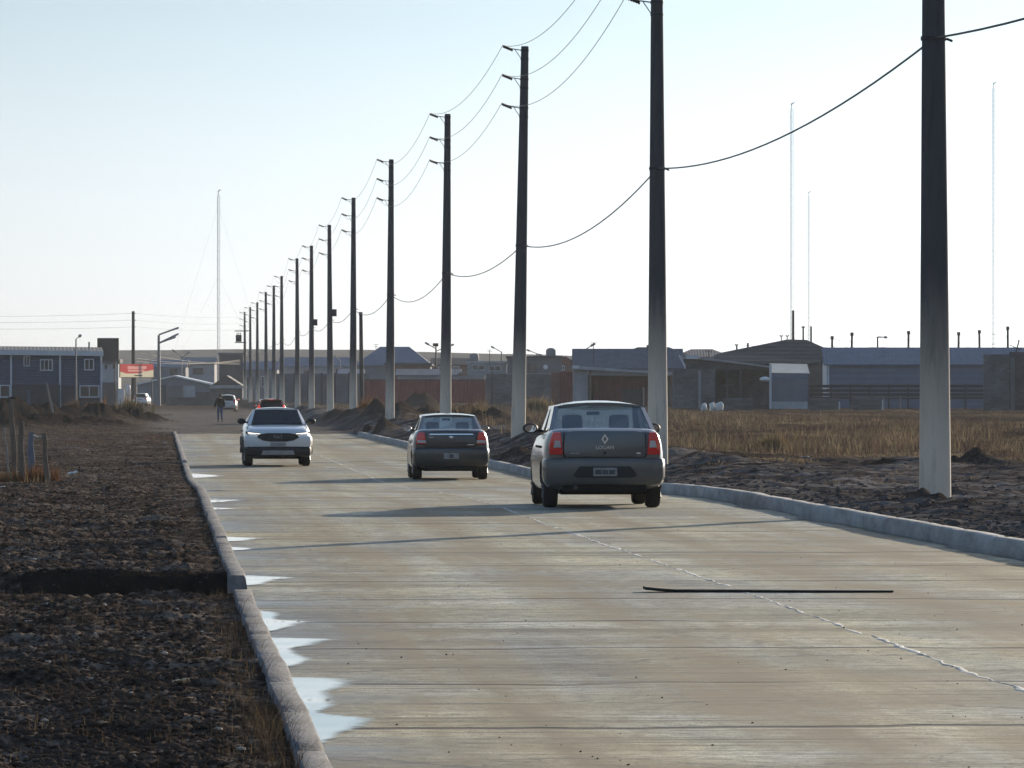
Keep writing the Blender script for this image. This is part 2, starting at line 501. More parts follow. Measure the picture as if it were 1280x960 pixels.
def np_mesh(name, verts, quads, m, smooth=True):
    me = bpy.data.meshes.new(name)
    nv, nf = len(verts), len(quads)
    k = quads.shape[1]
    me.vertices.add(nv); me.vertices.foreach_set('co', verts.astype(np.float32).ravel())
    me.loops.add(nf * k); me.loops.foreach_set('vertex_index', quads.astype(np.int32).ravel())
    me.polygons.add(nf)
    me.polygons.foreach_set('loop_start', np.arange(0, nf * k, k, dtype=np.int32))
    me.polygons.foreach_set('loop_total', np.full(nf, k, dtype=np.int32))
    me.update(calc_edges=True); me.validate()
    if smooth:
        me.polygons.foreach_set('use_smooth', np.ones(nf, dtype=bool))
    me.materials.append(m)
    o = bpy.data.objects.new(name, me); COL.objects.link(o)
    return o


# ------------------------------------------------------------------ world, sun, camera
SUN_AZ, SUN_EL = 28.0, 11.0
w = bpy.data.worlds.new('World'); SC.world = w; w.use_nodes = True
nt = w.node_tree; L = nt.links
bg = nt.nodes['Background']
sky = nt.nodes.new('ShaderNodeTexSky'); sky.sky_type = 'NISHITA'; sky.sun_disc = False
sky.sun_elevation = R(SUN_EL); sky.sun_rotation = R(SUN_AZ)
sky.altitude = 10; sky.air_density = 1.0; sky.dust_density = 1.0; sky.ozone_density = 3.0
# tint by height: horizon dimmed, less yellow; dome kept stronger to fill shade
bw = nt.nodes.new('ShaderNodeRGBToBW'); L.new(sky.outputs[0], bw.inputs[0])
tcw = nt.nodes.new('ShaderNodeTexCoord'); spw = nt.nodes.new('ShaderNodeSeparateXYZ'); L.new(tcw.outputs['Generated'], spw.inputs[0])
tint = ramp(nt, [(0.0, (.615, .612, .596)), (.012, (.588, .604, .604)), (.03, (.512, .566, .593)), (.064, (.375, .474, .53)), (.2, (.6, .68, .76)), (.45, (.85, .98, 1.15))])
L.new(spw.outputs['Z'], tint.inputs['Fac'])
cold = nt.nodes.new('ShaderNodeMix'); cold.data_type = 'RGBA'; cold.blend_type = 'MULTIPLY'; cold.inputs['Factor'].default_value = 1
L.new(bw.outputs[0], cold.inputs['A']); L.new(tint.outputs['Color'], cold.inputs['B'])
hi = nt.nodes.new('ShaderNodeMix'); hi.data_type = 'RGBA'; hi.blend_type = 'MULTIPLY'; hi.inputs['Factor'].default_value = 1
L.new(sky.outputs[0], hi.inputs['A']); hi.inputs['B'].default_value = (1.12, 1.02, .95, 1)
up = nt.nodes.new('ShaderNodeMapRange'); up.interpolation_type = 'SMOOTHSTEP'
up.inputs['From Min'].default_value = .08; up.inputs['From Max'].default_value = .4; L.new(spw.outputs['Z'], up.inputs['Value'])
both = nt.nodes.new('ShaderNodeMix'); both.data_type = 'RGBA'
L.new(up.outputs[0], both.inputs['Factor']); L.new(cold.outputs['Result'], both.inputs['A']); L.new(hi.outputs['Result'], both.inputs['B'])
L.new(both.outputs['Result'], bg.inputs['Color'])
bg.inputs['Strength'].default_value = 0.15

sd = bpy.data.lights.new('sun', 'SUN'); sd.energy = 5.0; sd.angle = R(.5); sd.color = (1, .86, .66)
so = bpy.data.objects.new('sun', sd); COL.objects.link(so)
sv = Vector((math.sin(R(SUN_AZ)) * math.cos(R(SUN_EL)), math.cos(R(SUN_AZ)) * math.cos(R(SUN_EL)), math.sin(R(SUN_EL))))
so.rotation_euler = sv.to_track_quat('Z', 'Y').to_euler(); so.location = (30, 0, 40)

cd = bpy.data.cameras.new('camera'); cam = bpy.data.objects.new('camera', cd); COL.objects.link(cam)
cd.sensor_width = 36; cd.lens = 36 * FPX / 1280.0
cd.clip_start = .5; cd.clip_end = 9000
cd.shift_y = (HOR - 480.0) / 1280.0
cam.location = (0, 0, CAMZ); cam.rotation_euler = (R(90), 0, -PSI)
SC.camera = cam
SC.view_settings.view_transform = 'Standard'; SC.view_settings.look = 'None'
SC.view_settings.exposure = 0.36; SC.view_settings.gamma = 1
SC.cycles.use_denoising = True
SC.cycles.max_bounces = 6; SC.cycles.volume_bounces = 0; SC.cycles.transparent_max_bounces = 12

# ------------------------------------------------------------------ ground
def ground_material():
    m, nt, b = new_mat('soil_and_dirt'); L = nt.links
    geo = nt.nodes.new('ShaderNodeNewGeometry')

    def noise(scale, stretch=(1, 1, 1), det=5):
        mp = nt.nodes.new('ShaderNodeMapping'); mp.inputs['Scale'].default_value = stretch
        L.new(geo.outputs['Position'], mp.inputs['Vector'])
        n = nt.nodes.new('ShaderNodeTexNoise'); n.inputs['Scale'].default_value = scale; n.inputs['Detail'].default_value = det
        n.inputs['Roughness'].default_value = .65
        L.new(mp.outputs[0], n.inputs['Vector'])
        return n

    def attr(nm):
        a = nt.nodes.new('ShaderNodeAttribute'); a.attribute_name = nm
        return a.outputs['Fac']

    def mix(fac, a, bcol):
        mx = nt.nodes.new('ShaderNodeMix'); mx.data_type = 'RGBA'
        L.new(fac, mx.inputs['Factor']); L.new(a, mx.inputs['A']); L.new(bcol, mx.inputs['B'])
        return mx.outputs['Result']

    n1 = noise(14, (1, .8, 1)); n2 = noise(.9, (1, .6, 1)); n3 = noise(45)
    n1b = noise(1.1, (.5, 1, 1), 5)
    dark = ramp(nt, [(.33, (.03, .022, .017)), (.5, (.082, .062, .049)), (.66, (.22, .175, .14))])
    md = nt.nodes.new('ShaderNodeMath'); md.operation = 'MULTIPLY_ADD'; md.inputs[1].default_value = .8; md.inputs[2].default_value = -.4
    L.new(n1b.outputs['Fac'], md.inputs[0])
    ma = nt.nodes.new('ShaderNodeMath'); ma.operation = 'ADD'; L.new(n1.outputs['Fac'], ma.inputs[0]); L.new(md.outputs[0], ma.inputs[1])
    L.new(ma.outputs[0], dark.inputs['Fac'])
    n2b = noise(1.3, (.25, 1.6, 1), 6)
    grey = ramp(nt, [(.38, (.042, .033, .029)), (.5, (.12, .102, .092)), (.64, (.3, .268, .24))])
    L.new(n2b.outputs['Fac'], grey.inputs['Fac'])
    pale = ramp(nt, [(.3, (.15, .128, .108)), (.7, (.27, .24, .205))])
    L.new(n2.outputs['Fac'], pale.inputs['Fac'])
    grass = ramp(nt, [(.3, (.06, .045, .036)), (.55, (.1, .075, .056)), (.75, (.15, .115, .075))])
    L.new(n2.outputs['Fac'], grass.inputs['Fac'])
    c = mix(attr('grey'), dark.outputs['Color'], grey.outputs['Color'])
    c = mix(attr('pale'), c, pale.outputs['Color'])
    c = mix(attr('grass'), c, grass.outputs['Color'])
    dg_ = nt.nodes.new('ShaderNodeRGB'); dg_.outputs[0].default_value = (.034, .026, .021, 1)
    c = mix(attr('dug_and_shade'), c, dg_.outputs[0])
    sp = ramp(nt, [(.7, (0, 0, 0)), (.78, (1, 1, 1))])
    L.new(n3.outputs['Fac'], sp.inputs['Fac'])
    st = nt.nodes.new('ShaderNodeRGB'); st.outputs[0].default_value = (.4, .35, .3, 1)
    c = mix(sp.outputs['Color'], c, st.outputs[0])
    L.new(c, b.inputs['Base Color'])
    b.inputs['Roughness'].default_value = 1; b.inputs['Specular IOR Level'].default_value = 0
    bp = nt.nodes.new('ShaderNodeBump'); bp.inputs['Strength'].default_value = .6; bp.inputs['Distance'].default_value = .05
    L.new(n1.outputs['Fac'], bp.inputs['Height']); L.new(bp.outputs['Normal'], b.inputs['Normal'])
    return m


def make_ground():
    th = np.concatenate([np.linspace(-math.pi, -.3, 22)[:-1], np.linspace(-.3, -.045, 40)[:-1], np.linspace(-.045, .03, 340)[:-1],
                         np.linspace(.03, .165, 300)[:-1], np.linspace(.165, .4, 50)[:-1], np.linspace(.4, math.pi, 22)])
    rr = [2.0]
    while rr[-1] < 3600:
        d = rr[-1]
        if d < 20: st = .5
        elif d < 66: st = .045 + .0006 * (d - 20)
        elif d < 140: st = .075 + .0028 * (d - 66)
        elif d < 460: st = .28 + .0036 * (d - 140)
        else: st = 2 + .05 * (d - 460)
        rr.append(d + st)
    rr = np.array(rr)
    T, D = np.meshgrid(th, rr)
    X = D * np.sin(T); Y = D * np.cos(T)
    Z = ground_z(X, Y)
    nr, nc = X.shape
    V = np.stack([X, Y, Z], -1).reshape(-1, 3)
    idx = np.arange(nr * nc).reshape(nr, nc)
    Q = np.stack([idx[:-1, :-1], idx[:-1, 1:], idx[1:, 1:], idx[1:, :-1]], -1).reshape(-1, 4)[:, ::-1]
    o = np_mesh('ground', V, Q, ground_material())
    Xf, Yf = V[:, 0], V[:, 1]
    n = fbm(Xf * .15, Yf * .06, 3, 5); n2 = fbm(Xf * .8, Yf * .25, 3, 8)
    right = sstep((Xf - 7) / 1.5)
    grass = right * sstep((Yf - 133 + n * 18 + n2 * 10) / 10) * sstep((Xf - 12 + 3 * n) / 2.5)
    grass = np.maximum(grass, sstep((Yf - 500) / 200) * .8)
    pale = sstep((Yf - ROAD_END + 6 + 6 * n2) / 5) * sstep((Xf + 1.5) / 2) * sstep((10.2 - Xf + 4 * n) / 1.2) * (1 - .6 * sstep((Yf - 480) / 200))
    grey = np.clip(right * .85 + .12 * sstep((Yf - 100) / 150) + .4 * n2, 0, 1)
    hh = np.zeros_like(Xf)
    for hx, hy, h_, sx, sy in HEAPS:
        hh = np.maximum(hh, np.exp(-((Xf - hx) / sx) ** 2 - ((Yf - hy) / sy) ** 2))
    grey = grey * (1 - .9 * sstep(hh * 2)); grass = grass * (1 - sstep(hh * 2.4 - .3)); 
    dug_and_shade = sstep(hh * 1.8) * np.where(Xf < 5, .9, .6)
    dug_and_shade = np.maximum(dug_and_shade, (Xf < .6) * (Xf > -1.2) * sstep((Yf - 47) / .4) * sstep((52.6 - Yf) / .4))  # trench: shade on its far wall put into the soil colour
    for nm, a in (('grass', grass), ('pale', pale), ('grey', grey), ('dug_and_shade', dug_and_shade)):
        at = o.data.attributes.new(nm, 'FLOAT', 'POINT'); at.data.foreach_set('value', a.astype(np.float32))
    tag(o, kind='structure')


make_ground()


# ------------------------------------------------------------------ road
def road_material():
    m, nt, b = new_mat('brushed_road_concrete'); L = nt.links
    geo = nt.nodes.new('ShaderNodeNewGeometry')
    sep = nt.nodes.new('ShaderNodeSeparateXYZ'); L.new(geo.outputs['Position'], sep.inputs[0])

    def noise(scale, stretch, det=5, rough=.6, off=(0, 0, 0)):
        mp = nt.nodes.new('ShaderNodeMapping'); mp.inputs['Scale'].default_value = stretch; mp.inputs['Location'].default_value = off
        L.new(geo.outputs['Position'], mp.inputs['Vector'])
        n = nt.nodes.new('ShaderNodeTexNoise'); n.inputs['Scale'].default_value = scale; n.inputs['Detail'].default_value = det
        n.inputs['Roughness'].default_value = rough
        L.new(mp.outputs[0], n.inputs['Vector'])
        return n

    def mathn(op, a, b_, clamp=False):
        k = nt.nodes.new('ShaderNodeMath'); k.operation = op; k.use_clamp = clamp
        for i, s in enumerate((a, b_)):
            if s is None: continue
            if isinstance(s, (int, float)): k.inputs[i].default_value = s
            else: L.new(s, k.inputs[i])
        return k.outputs[0]

    def mix(fac, a, bcol, mode='MIX'):
        mx = nt.nodes.new('ShaderNodeMix'); mx.data_type = 'RGBA'; mx.blend_type = mode
        if isinstance(fac, (int, float)): mx.inputs['Factor'].default_value = fac
        else: L.new(fac, mx.inputs['Factor'])
        L.new(a, mx.inputs['A'])
        if isinstance(bcol, tuple): mx.inputs['B'].default_value = (*bcol, 1)
        else: L.new(bcol, mx.inputs['B'])
        return mx.outputs['Result']

    # transverse brushing: streaks across the road
    s1 = noise(1.0, (.22, 1.9, 1), 6, .72)
    s2 = noise(1.0, (.12, .55, 1), 4, .6, (3, 9, 0))
    s3 = noise(1.0, (.9, 11, 1), 4, .7, (7, 2, 0))
    base = ramp(nt, [(.34, (.22, .207, .16)), (.45, (.36, .342, .265)), (.55, (.47, .45, .37)), (.66, (.57, .555, .48))])
    L.new(s2.outputs['Fac'], base.inputs['Fac'])
    st = ramp(nt, [(.34, (.42, .4, .37)), (.5, (1, 1, 1)), (.66, (1.3, 1.3, 1.32))])
    L.new(s1.outputs['Fac'], st.inputs['Fac'])
    c = mix(.62, base.outputs['Color'], st.outputs['Color'], 'MULTIPLY')
    st3 = ramp(nt, [(.36, (.42, .4, .38)), (.47, (1, 1, 1)), (.6, (1.06, 1.06, 1.06))])
    L.new(s3.outputs['Fac'], st3.inputs['Fac'])
    c = mix(.6, c, st3.outputs['Color'], 'MULTIPLY')
    # brown mud carried along the wheel tracks
    tr = noise(1.0, (1.15, .028, 1), 4, .6, (1.7, 0, 0))
    trr = ramp(nt, [(.42, (0, 0, 0)), (.58, (1, 1, 1))]); L.new(tr.outputs['Fac'], trr.inputs['Fac'])
    big = noise(1.0, (.45, .09, 1), 4, .6, (11, 4, 0))
    bgr = ramp(nt, [(.36, (.58, .62, .7)), (.48, (.95, .97, .98)), (.62, (1.2, 1.13, .92))]); L.new(big.outputs['Fac'], bgr.inputs['Fac'])
    c = mix(1.0, c, bgr.outputs['Color'], 'MULTIPLY')
    sp_ = noise(7, (1, .8, 1), 6, .75, (1, 1, 0))
    spr = ramp(nt, [(.38, (.45, .45, .45)), (.5, (1, 1, 1)), (.64, (1.35, 1.34, 1.32))]); L.new(sp_.outputs['Fac'], spr.inputs['Fac'])
    c = mix(.95, c, spr.outputs['Color'], 'MULTIPLY')
    gn = noise(55, (1, .3, 1), 3, .8, (2, 2, 0))
    gnr = ramp(nt, [(.36, (.5, .5, .5)), (.5, (1, 1, 1)), (.64, (1.4, 1.4, 1.4))]); L.new(gn.outputs['Fac'], gnr.inputs['Fac'])
    c = mix(.7, c, gnr.outputs['Color'], 'MULTIPLY')
    md_ = noise(1.0, (1.6, .55, 1), 6, .7, (21, 3, 0))
    mdr = ramp(nt, [(.36, (.62, .64, .68)), (.5, (1, 1, 1)), (.64, (1.16, 1.14, 1.06))]); L.new(md_.outputs['Fac'], mdr.inputs['Fac'])
    c = mix(.55, c, mdr.outputs['Color'], 'MULTIPLY')
    pt = noise(1.0, (.5, .22, 1), 5, .7, (5, 5, 0))
    ptr = ramp(nt, [(.32, (0, 0, 0)), (.58, (1, 1, 1))]); L.new(pt.outputs['Fac'], ptr.inputs['Fac'])
    f = mathn('MULTIPLY', trr.outputs['Color'], ptr.outputs['Color'])
    c = mix(mathn('MULTIPLY', f, .9), c, (.27, .2, .11))
    wn = noise(1.0, (.3, .03, 1), 3, .5, (8, 8, 0))
    xw = mathn('ADD', sep.outputs['X'], mathn('MULTIPLY', mathn('SUBTRACT', wn.outputs['Fac'], .5), .9))
    trk = None
    for xc in (1.9, 3.45, 5.95, 7.45):
        g = mathn('SUBTRACT', 1.0, mathn('MULTIPLY', mathn('ABSOLUTE', mathn('SUBTRACT', xw, xc), None), 2.6), True)
        trk = g if trk is None else mathn('MAXIMUM', trk, g)
    tn = noise(1.0, (1.4, .5, 1), 6, .75, (3, 3, 0))
    tnr = ramp(nt, [(.34, (0, 0, 0)), (.56, (1, 1, 1))]); L.new(tn.outputs['Fac'], tnr.inputs['Fac'])
    c = mix(mathn('MULTIPLY', mathn('MULTIPLY', trk, tnr.outputs['Color']), .92), c, (.225, .17, .095))
    s4 = noise(1.0, (.25, 7, 1), 3, .6, (1, 6, 0))
    s4r = ramp(nt, [(.56, (0, 0, 0)), (.66, (1, 1, 1))]); L.new(s4.outputs['Fac'], s4r.inputs['Fac'])
    c = mix(mathn('MULTIPLY', s4r.outputs['Color'], .75), c, (.085, .08, .07))
    # sawn joints, wandering a little, every 4.6 m
    wob = noise(1.0, (.5, .02, 1), 3, .5)
    yw = mathn('ADD', sep.outputs['Y'], mathn('MULTIPLY', mathn('SUBTRACT', wob.outputs['Fac'], .5), 1.1))
    fr = mathn('FRACT', mathn('DIVIDE', yw, 4.6), None)
    dist = mathn('MULTIPLY', mathn('ABSOLUTE', mathn('SUBTRACT', fr, .5), None), 4.6)
    jm = nt.nodes.new('ShaderNodeMapRange'); jm.inputs['From Min'].default_value = .05; jm.inputs['From Max'].default_value = .13
    jm.inputs['To Min'].default_value = .95; jm.inputs['To Max'].default_value = 0
    L.new(dist, jm.inputs['Value'])
    jn = noise(1.0, (.4, 1.0, 1), 3, .6, (2, 8, 0))
    jr = ramp(nt, [(.34, (.25, .25, .25)), (.5, (1, 1, 1))]); L.new(jn.outputs['Fac'], jr.inputs['Fac'])
    jf = mathn('MULTIPLY', jm.outputs[0], jr.outputs['Color'])
    c = mix(jf, c, (.05, .045, .04))
    vc = nt.nodes.new('ShaderNodeTexVoronoi'); vc.feature = 'DISTANCE_TO_EDGE'; vc.inputs['Scale'].default_value = 1.0
    vm = nt.nodes.new('ShaderNodeMapping'); vm.inputs['Scale'].default_value = (.16, .21, 1)
    vw = nt.nodes.new('ShaderNodeVectorMath'); vw.operation = 'ADD'
    wv = noise(.8, (1, 1, 1), 4, .7, (6, 6, 0)); L.new(geo.outputs['Position'], vw.inputs[0]); L.new(wv.outputs['Color'], vw.inputs[1])
    L.new(vw.outputs[0], vm.inputs['Vector']); L.new(vm.outputs[0], vc.inputs['Vector'])
    cr = nt.nodes.new('ShaderNodeMapRange'); cr.inputs['From Min'].default_value = .003; cr.inputs['From Max'].default_value = .011
    cr.inputs['To Min'].default_value = .7; cr.inputs['To Max'].default_value = 0; L.new(vc.outputs['Distance'], cr.inputs['Value'])
    c = mix(mathn('MULTIPLY', cr.outputs[0], jr.outputs['Color']), c, (.08, .075, .068))
    # grit
    gr = noise(40, (1, .45, 1), 2, .5)
    grr = ramp(nt, [(.7, (0, 0, 0)), (.76, (1, 1, 1))]); L.new(gr.outputs['Fac'], grr.inputs['Fac'])
    c = mix(mathn('MULTIPLY', grr.outputs['Color'], .6), c, (.1, .085, .07))
    # damp gutters
    dl = nt.nodes.new('ShaderNodeMapRange'); dl.inputs['From Min'].default_value = .75; dl.inputs['From Max'].default_value = 1.75
    dl.inputs['To Min'].default_value = 1; dl.inputs['To Max'].default_value = 0; L.new(sep.outputs['X'], dl.inputs['Value'])
    dn = noise(1.0, (.3, .35, 1), 4, .6, (4, 1, 0))
    dr = ramp(nt, [(.4, (0, 0, 0)), (.6, (1, 1, 1))]); L.new(dn.outputs['Fac'], dr.inputs['Fac'])
    damp = mathn('MULTIPLY', dl.outputs[0], dr.outputs['Color'], True)
    c = mix(mathn('MULTIPLY', damp, .7), c, (.11, .107, .105))
    L.new(c, b.inputs['Base Color'])
    rg = nt.nodes.new('ShaderNodeMapRange'); rg.inputs['To Min'].default_value = .72; rg.inputs['To Max'].default_value = .34
    L.new(damp, rg.inputs['Value']); L.new(rg.outputs[0], b.inputs['Roughness'])
    b.inputs['Specular IOR Level'].default_value = .2
    bp = nt.nodes.new('ShaderNodeBump'); bp.inputs['Strength'].default_value = .7; bp.inputs['Distance'].default_value = .016
    L.new(mathn('ADD', s3.outputs['Fac'], mathn('MULTIPLY', jf, -1.5)), bp.inputs['Height']); L.new(bp.outputs['Normal'], b.inputs['Normal'])
    return m


def rz(X, Y):
    return zr(Y) + .012 * fbm(np.asarray(X) * .25, np.asarray(Y) * .5, 3, 6)


def make_road():
    xs = np.linspace(.69, 8.63, 56)
    ys = np.concatenate([np.linspace(2, 20, 10)[:-1], np.linspace(20, 90, 560)[:-1], np.linspace(90, ROAD_END, 420)])
    Xg, Yg = np.meshgrid(xs, ys)
    endw = 1.6 * fbm(Xg * .5, Xg * .1, 3, 4)
    Yg = np.where(Yg > ROAD_END - 8, Yg + endw * (Yg - ROAD_END + 8) / 8, Yg)
    Zg = rz(Xg, Yg)
    n, k = Xg.shape
    V = np.stack([Xg, Yg, Zg], -1).reshape(-1, 3); idx = np.arange(n * k).reshape(n, k)
    Q = np.stack([idx[:-1, :-1], idx[:-1, 1:], idx[1:, 1:], idx[1:, :-1]], -1).reshape(-1, 4)
    tag(np_mesh('road', V, Q, road_material()), kind='structure')


make_road()

# rough mortar seam down the middle of the slab
def make_seam():
    m = mat('seam_mortar', (.6, .58, .53), .8, .5, 5, bump=.6, bscale=30)
    ys = np.arange(18, ROAD_END - 2, .09)
    wx = 4.86 + .05 * fbm(ys * .2, ys * 0, 2, 3) + .035 * fbm(ys * 3.4, ys * 0, 4, 8)
    wd = .008 + .075 * np.clip(fbm(ys * 2.3, ys * 0 + 4, 5, 2) + .1, 0, .5)
    h = .001 + .008 * np.clip(fbm(ys * 5.4, ys * 0 + 9, 3, 12) + .12, 0, 1)
    zz = rz(wx, ys)
    prof = [(-1, -.012), (-.6, .7), (.1, 1), (.7, .6), (1, -.012)]
    V = np.stack([np.stack([wx + a * wd, ys, zz + (h * c if c > 0 else c)], -1) for a, c in prof], 1).reshape(-1, 3)
    n = len(ys); idx = np.arange(n * 5).reshape(n, 5)
    Q = np.stack([idx[:-1, :-1], idx[:-1, 1:], idx[1:, 1:], idx[1:, :-1]], -1).reshape(-1, 4)
    tag(np_mesh('road_seam', V, Q, m, False), kind='structure')


make_seam()


def make_kerb(y0, y1, x0, x1, h, seed, wob=.012, m=None):
    ys = np.unique(np.concatenate([np.arange(y0, y1, .25), np.arange(math.ceil(y0), y1, 3.0) - .015, np.arange(math.ceil(y0), y1, 3.0) + .015, [y1]]))
    dx = wob * 2 * fbm(ys * .35, ys * 0, 3, seed); dz = .012 * fbm(ys * .5, ys * 0 + 3, 3, seed + 3)
    chip = .014 * fbm(ys * 3, ys * 0 + 8, 3, seed + 5)
    joint = np.array([.03 if abs((y - math.ceil(y0)) % 3.0) < .02 or abs((y - math.ceil(y0)) % 3.0 - 3) < .02 else 0 for y in ys])
    zz = zr(ys)
    cols = [(x0 + dx, zz - .12), (x0 + dx, zz + h - .008 + dz - joint), (x0 + .01 + dx + chip * .6, zz + h + dz - joint),
            (x1 - .022 + dx + chip, zz + h + dz - joint), (x1 - .004 + dx, zz + h - .024 + dz - joint), (x1 + .015 + dx, zz - .03), (x1 + .015 + dx, zz - .12)]
    V = np.stack([np.stack([a, ys, c], -1) for a, c in cols], 1).reshape(-1, 3)
    n, k = len(ys), len(cols); idx = np.arange(n * k).reshape(n, k)
    Q = np.stack([idx[:-1, :-1], idx[:-1, 1:], idx[1:, 1:], idx[1:, :-1]], -1).reshape(-1, 4)
    o = np_mesh('kerb', V, Q, m or M['kerb'], False)
    bm = bmesh.new(); bm.from_mesh(o.data)
    bm.verts.ensure_lookup_table()
    bm.faces.new([bm.verts[i] for i in range(k)]); bm.faces.new([bm.verts[(n - 1) * k + i] for i in range(k)][::-1])
    bmesh.ops.recalc_face_normals(bm, faces=bm.faces)
    bm.to_mesh(o.data); bm.free()
    return tag(o, kind='structure')


make_kerb(8, 46.2, KL0, KL1, .15, 3, .012, M['kerb_left'])
make_kerb(51, 266, KL0, KL1, .15, 9, .012, M['kerb_left'])
# the right kerb is mirrored: its tall face looks at the road
def make_right_kerb():
    o = make_kerb(8, 262, -KR1, -KR0, .17, 21, .02)
    co = np.empty(len(o.data.vertices) * 3, dtype=np.float32); o.data.vertices.foreach_get('co', co)
    co = co.reshape(-1, 3); co[:, 0] *= -1
    o.data.vertices.foreach_set('co', co.ravel()); o.data.flip_normals(); o.data.update()


make_right_kerb()

# ------------------------------------------------------------------ puddles
def water_material():
    m, nt, b = new_mat('shallow_water'); L = nt.links
    b.inputs['Base Color'].default_value = (.05, .052, .055, 1); b.inputs['Roughness'].default_value = .05
    b.inputs['IOR'].default_value = 1.33
    geo = nt.nodes.new('ShaderNodeNewGeometry')
    n = nt.nodes.new('ShaderNodeTexNoise'); n.inputs['Scale'].default_value = 3
    L.new(geo.outputs['Position'], n.inputs['Vector'])
    bp = nt.nodes.new('ShaderNodeBump'); bp.inputs['Strength'].default_value = .02; bp.inputs['Distance'].default_value = .01
    L.new(n.outputs['Fac'], bp.inputs['Height']); L.new(bp.outputs['Normal'], b.inputs['Normal'])
    mp = nt.nodes.new('ShaderNodeMapping'); mp.inputs['Scale'].default_value = (2.2, 7, 1); L.new(geo.outputs['Position'], mp.inputs['Vector'])
    n2 = nt.nodes.new('ShaderNodeTexNoise'); n2.inputs['Scale'].default_value = 3; n2.inputs['Detail'].default_value = 5; n2.inputs['Roughness'].default_value = .7
    L.new(mp.outputs[0], n2.inputs['Vector'])
    at = nt.nodes.new('ShaderNodeAttribute'); at.attribute_name = 'depth'
    k = nt.nodes.new('ShaderNodeMath'); k.operation = 'MULTIPLY_ADD'; k.inputs[1].default_value = 1.1
    L.new(n2.outputs['Fac'], k.inputs[0]); L.new(at.outputs['Fac'], k.inputs[2])
    mr = nt.nodes.new('ShaderNodeMapRange'); mr.interpolation_type = 'SMOOTHSTEP'
    mr.inputs['From Min'].default_value = .72; mr.inputs['From Max'].default_value = 1.18
    L.new(k.outputs[0], mr.inputs['Value'])
    tr = nt.nodes.new('ShaderNodeBsdfTransparent'); mx = nt.nodes.new('ShaderNodeMixShader')
    L.new(mr.outputs[0], mx.inputs[0]); L.new(tr.outputs[0], mx.inputs[1]); L.new(b.outputs[0], mx.inputs[2])
    L.new(mx.outputs[0], nt.nodes['Material Output'].inputs['Surface'])
    return m


WATER = water_material()


def film(rows):
    # rows of (y, x left, x right): depth fades to nothing at the right rim and the two ends
    nc = 14
    t = np.linspace(0, 1, nc)
    Y = np.array([r_[0] for r_ in rows]); A = np.array([r_[1] for r_ in rows]); B_ = np.array([r_[2] for r_ in rows])
    Xg = A[:, None] + (B_ - A)[:, None] * t[None]; Yg = np.repeat(Y[:, None], nc, 1)
    V = np.stack([Xg, Yg, rz(Xg, Yg) + .006], -1).reshape(-1, 3)
    idx = np.arange(len(rows) * nc).reshape(-1, nc)
    Q = np.stack([idx[:-1, :-1], idx[:-1, 1:], idx[1:, 1:], idx[1:, :-1]], -1).reshape(-1, 4)[:, ::-1]
    o = np_mesh('puddle', V, Q, WATER)
    s_ = np.linspace(0, 1, len(rows)); ends = np.clip(np.minimum(s_, 1 - s_) * 7, 0, 1)
    dep = np.clip((1 - t[None]) * 1.5, 0, 1) * ends[:, None]
    at = o.data.attributes.new('depth', 'FLOAT', 'POINT'); at.data.foreach_set('value', dep.ravel().astype(np.float32))
    return tag(o, kind='structure')


def puddle(outline):
    rows = []
    for (ya, xa), (yb, xb) in zip(outline[:-1], outline[1:]):
        for k in range(8):
            t = k / 8
            py, px = ya + (yb - ya) * t, xa + (xb - xa) * (t * t * (3 - 2 * t))
            x, y = GXY(px, py, float(zr(CAMZ * FPX / (py - HOR))))
            rows.append((y, KL1 - .02, max(KL1 + .01, KL1 + (x - KL1) * 1.22)))
    film(rows)


puddle([(846, 372), (849, 445), (858, 438), (866, 412), (874, 416), (884, 420), (893, 402), (901, 470), (908, 460), (920, 425), (930, 415), (938, 404)])
puddle([(797, 350), (800, 418), (805, 400), (812, 366), (818, 372), (825, 390), (832, 378), (838, 366)])
puddle([(763, 333), (768, 350), (774, 346), (777, 386), (782, 372), (788, 350), (791, 342)])
puddle([(719, 315), (722, 372), (725, 345), (729, 334), (733, 322)])
puddle([(684, 296), (686, 318), (689, 300)])
puddle([(671, 286), (673.5, 328), (676, 310), (678, 292)])
puddle([(623, 262), (624.8, 318), (627, 285), (629, 266)])
puddle([(634, 268), (636, 296), (638, 272)])
puddle([(606, 252), (607.5, 285), (609, 256)])
puddle([(590, 244), (592, 280), (594, 248)])

# wet strip at the foot of the right kerb
ys = np.arange(40, 150, .4)
xi = .12 + .6 * np.clip(fbm(ys * .35, ys * 0, 3, 2) + .08, 0, 1)
o = film([(y, KR0 + .005, KR0 - q) for y, q in zip(ys[::-1], xi[::-1])])
o.data.flip_normals()

# ------------------------------------------------------------------ hill on the horizon
def make_hill():
    m = mat('steppe_hillside', (.075, .066, .058), 1, .35, .012, spec=0)
    xs = np.linspace(-1100, 1500, 260); ys = np.linspace(2150, 3000, 26)
    Xg, Yg = np.meshgrid(xs, ys)
    px = 200 + Xg * FPX / 2700
    top = np.interp(px, [-900, 0, 450, 560, 700, 790, 900, 1300, 2200], [18, 20.2, 20.3, 19.6, 18.2, 16.6, 15, 12, 10])
    prof = np.interp(Yg, [2150, 2300, 2500, 2700, 2800, 3000], [-.8, .12, .5, 1.0, .98, .5])
    Z = -1 + top * prof + .9 * fbm(Xg * .02, Yg * .01, 4, 3) * np.clip(prof, 0, 1)
    n, k = Xg.shape
    V = np.stack([Xg, Yg, Z], -1).reshape(-1, 3); idx = np.arange(n * k).reshape(n, k)
    Q = np.stack([idx[:-1, :-1], idx[:-1, 1:], idx[1:, 1:], idx[1:, :-1]], -1).reshape(-1, 4)
    tag(np_mesh('hill', V, Q, m), kind='structure')


